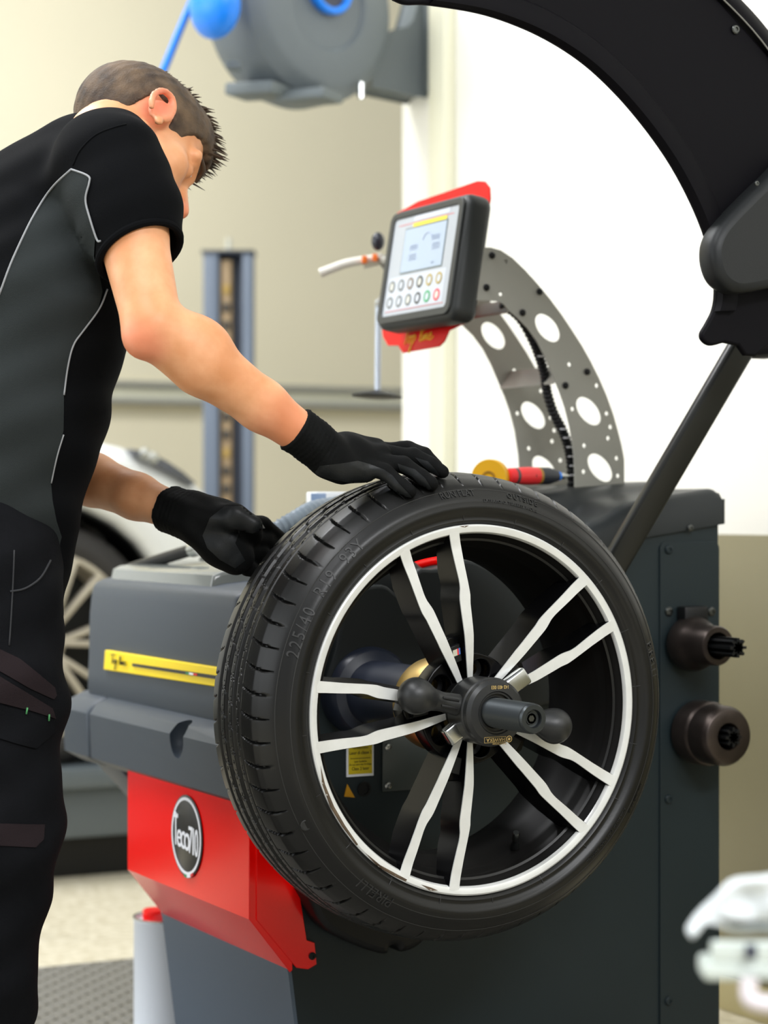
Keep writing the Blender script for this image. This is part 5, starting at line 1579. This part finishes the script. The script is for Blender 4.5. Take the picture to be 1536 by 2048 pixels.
# corrugated hose and small box behind the tyre
P = catmull([atD(540, 1066, 3.42), atD(585, 1040, 3.44), atD(625, 1018, 3.5), atD(672, 1008, 3.6)], 14)
ch_ = thing('corrugated_hose', 'grey corrugated hose lying on the machine behind the tyre tread', 'hose', P[0])
tube('hose_sleeve', P, 0.013 + 0.0015 * np.sin(np.arange(len(P)) * 2.0), mat('hose_grey', rgb(112, 124, 134), 0.5), ch_, n=14)
bx = thing('storage_box', 'small pale blue and white box standing behind the tyre', 'box', atD(665, 1040, 3.75))
Rb_ = np.stack([RT, FW, UP], 1) @ Rzz(0.4)
obox('box_body', atD(668, 1020, 3.75), (0.085, 0.05, 0.064), Rb_, mat('box_white', rgb(214, 218, 220), 0.45), bx, bevel=0.003)
obox('box_side_label', atD(637, 1014, 3.69), (0.026, 0.004, 0.048), np.stack([RT, FW, UP], 1), mat('box_blue', rgb(112, 134, 164), 0.45), bx, bevel=0.001)

# ------------------------------------------------------------------ bead-press arm behind the monitor
M_palew = mat('pale_arm_plastic', rgb(226, 224, 214), 0.45)
D1 = 4.15
bp_ = thing('bead_press_arm', 'pale press arm with orange clips, steel rod and black pressing disc behind the monitor', 'press arm', atD(758, 790, D1))
rod = [atD(757, 600, D1), atD(755, 786, D1)]
P = np.linspace(rod[0], rod[1], 120)
tube('press_rod', P, 0.0062 + 0.0007 * np.sin(np.arange(120) * 1.6), mat('pale_steel_rod', rgb(196, 206, 218), 0.35, metal=0.3), bp_, n=14)
dpt = atD(754, 792, D1)
lathe('press_disc', [(0.0001, -0.004), (0.03, -0.004), (0.047, -0.002), (0.049, 0.001), (0.03, 0.006), (0.012, 0.012), (0.0001, 0.012)], dpt, (0.05, 0, 1), M_black, bp_, n=40)
P = catmull([atD(640, 546, D1), atD(660, 538, D1), atD(690, 527, D1), atD(720, 521, D1), atD(765, 514, D1)], 6)
tube('press_lever', P, np.linspace(0.009, 0.0085, len(P)), M_palew, bp_, n=12)
tube('press_lever_brace', [atD(727, 530, D1 + .01), atD(765, 521, D1 + .01)], 0.007, M_palew, bp_, n=10)
for a0, b0 in ((729, 519), (750, 515)):
    obox('orange_clip', atD(a0, b0, D1 - 0.008), (0.010, 0.022, 0.014), np.stack([RT, FW, UP], 1), mat('orange_plastic', rgb(244, 120, 40), 0.45), bp_, bevel=0.002)
Kn = Field(atD(755, 480, D1) - 0.05, atD(755, 480, D1) + 0.05, 0.003)
Kn.ell(atD(756, 482, D1 - 0.01), (0.013, 0.013, 0.018), None, 0.0)
V, F = Kn.mesh(); link('press_knob', V, F, mat('dark_knob', rgb(34, 36, 46), 0.3), bp_, ang=180)
tube('press_support', [atD(757, 612, D1), atD(790, 560, D1), atD(765, 518, D1), atD(800, 520, 4.05), atD(860, 515, 3.95), atD(930, 560, 3.9)], 0.010, M_arm, bp_, n=10)

# ------------------------------------------------------------------ white trolley corner, close to the camera
D2 = 1.62
M_tw = mat('trolley_white_enamel', rgb(212, 222, 216), 0.4)
tb = atD(1460, 1935, D2)
tr = thing('tool_trolley', 'white enamel trolley, corner with side rail close to the camera', 'trolley', (tb[0] + 0.2, tb[1] - 0.1, 0))
Rq = np.stack([RT, FW, UP], 1)
def tbox(name, px0, px1, py0, py1, dep, m, par, bev, D=D2):
    p0, p1_ = atD(px0, py1, D), atD(px1, py0, D)
    cc = (p0 + p1_) / 2 + FW * dep / 2
    return obox(name, cc, (abs((p1_ - p0) @ RT), dep, abs(p1_[2] - p0[2])), Rq, m, par, bevel=bev, seg=3)
tbox('trolley_shelf', 1408, 2400, 1922, 1962, 0.035, M_tw, tr, 0.004)
tbox('shelf_lip', 1424, 2380, 1884, 1924, 0.010, M_tw, tr, 0.002)
tbox('painted_dark_gap', 1492, 1514, 1889, 1918, 0.004, mat('dark_gap_navy', rgb(44, 48, 70), 0.5), tr, 0.001, D2 - 0.008)  # shade of the dark gap, painted as a thin navy plate
for du, dvv in ((0.06, 0.02), (0.10, 0.30), (0.34, 0.02), (0.38, 0.30)):
    q_ = atD(1500, 1955, D2) + RT * du + FW * dvv
    tube('trolley_leg', [np.array([q_[0], q_[1], 0.05]), np.array([q_[0], q_[1], q_[2]])], 0.009, M_tw, tr, n=12)
    lathe('castor', [(0.0001, -0.009), (0.023, -0.009), (0.025, -0.006), (0.025, 0.006), (0.023, 0.009), (0.0001, 0.009)], (q_[0], q_[1], 0.0252), RT, M_black, tr, n=20)
P = [atD(1500, 1955, D2 - 0.01), atD(1497, 1985, D2 - 0.012), atD(1508, 2002, D2 - 0.014), atD(1560, 2010, D2 - 0.014), atD(1640, 2012, D2)]
tube('hook_rail', P, 0.0065, mat('trolley_pink_white', rgb(230, 222, 228), 0.4), tr, n=12, sub=6)
q_ = atD(1700, 1990, D2) + FW * 0.17
box('trolley_lower_shelf', (q_[0] - 0.02, q_[1] - 0.02, 0.2), (q_[0] + 0.02, q_[1] + 0.02, 0.21), M_tw, tr)
# folded white cloth hanging over the lip
cl = [(1388, 1878), (1394, 1868), (1425, 1838), (1455, 1802), (1478, 1782), (1510, 1772), (1560, 1768), (1700, 1770), (1700, 1880), (1560, 1882), (1470, 1876), (1440, 1858), (1428, 1862), (1402, 1888), (1392, 1890)]
def cq(a, b):
    p = atD(a, b, D2 - 0.02) - CAM - FW * (D2 - 0.02)
    return (p @ RT, p[2])
V, F = poly2d([smoothloop([cq(a, b) for a, b in cl], 2)], 0.022, 0.004)
o0 = CAM + FW * (D2 + 0.02)
bm = bmesh.new()
vs = [bm.verts.new(v) for v in V]
for f in F:
    try: bm.faces.new([vs[i] for i in f])
    except ValueError: pass
for _ in range(7):
    es = [e for e in bm.edges if e.calc_length() > 0.010]
    if not es: break
    bmesh.ops.subdivide_edges(bm, edges=es, cuts=1)
    bmesh.ops.triangulate(bm, faces=[f for f in bm.faces if len(f.verts) > 3])
V, F = bm_out(bm)
V[:, 2] += 0.004 * np.sin(V[:, 0] * 160 + V[:, 1] * 90) + 0.003 * np.sin(V[:, 1] * 210 - V[:, 0] * 60)
cloth = link('white_cloth', o0 + V[:, :1] * RT + V[:, 1:2] * UP - V[:, 2:3] * FW, F, mat('white_cotton', rgb(214, 220, 222), 0.85), None, ang=180)
tag(cloth, 'crumpled white cloth lying on the white trolley close to the camera', 'cloth')
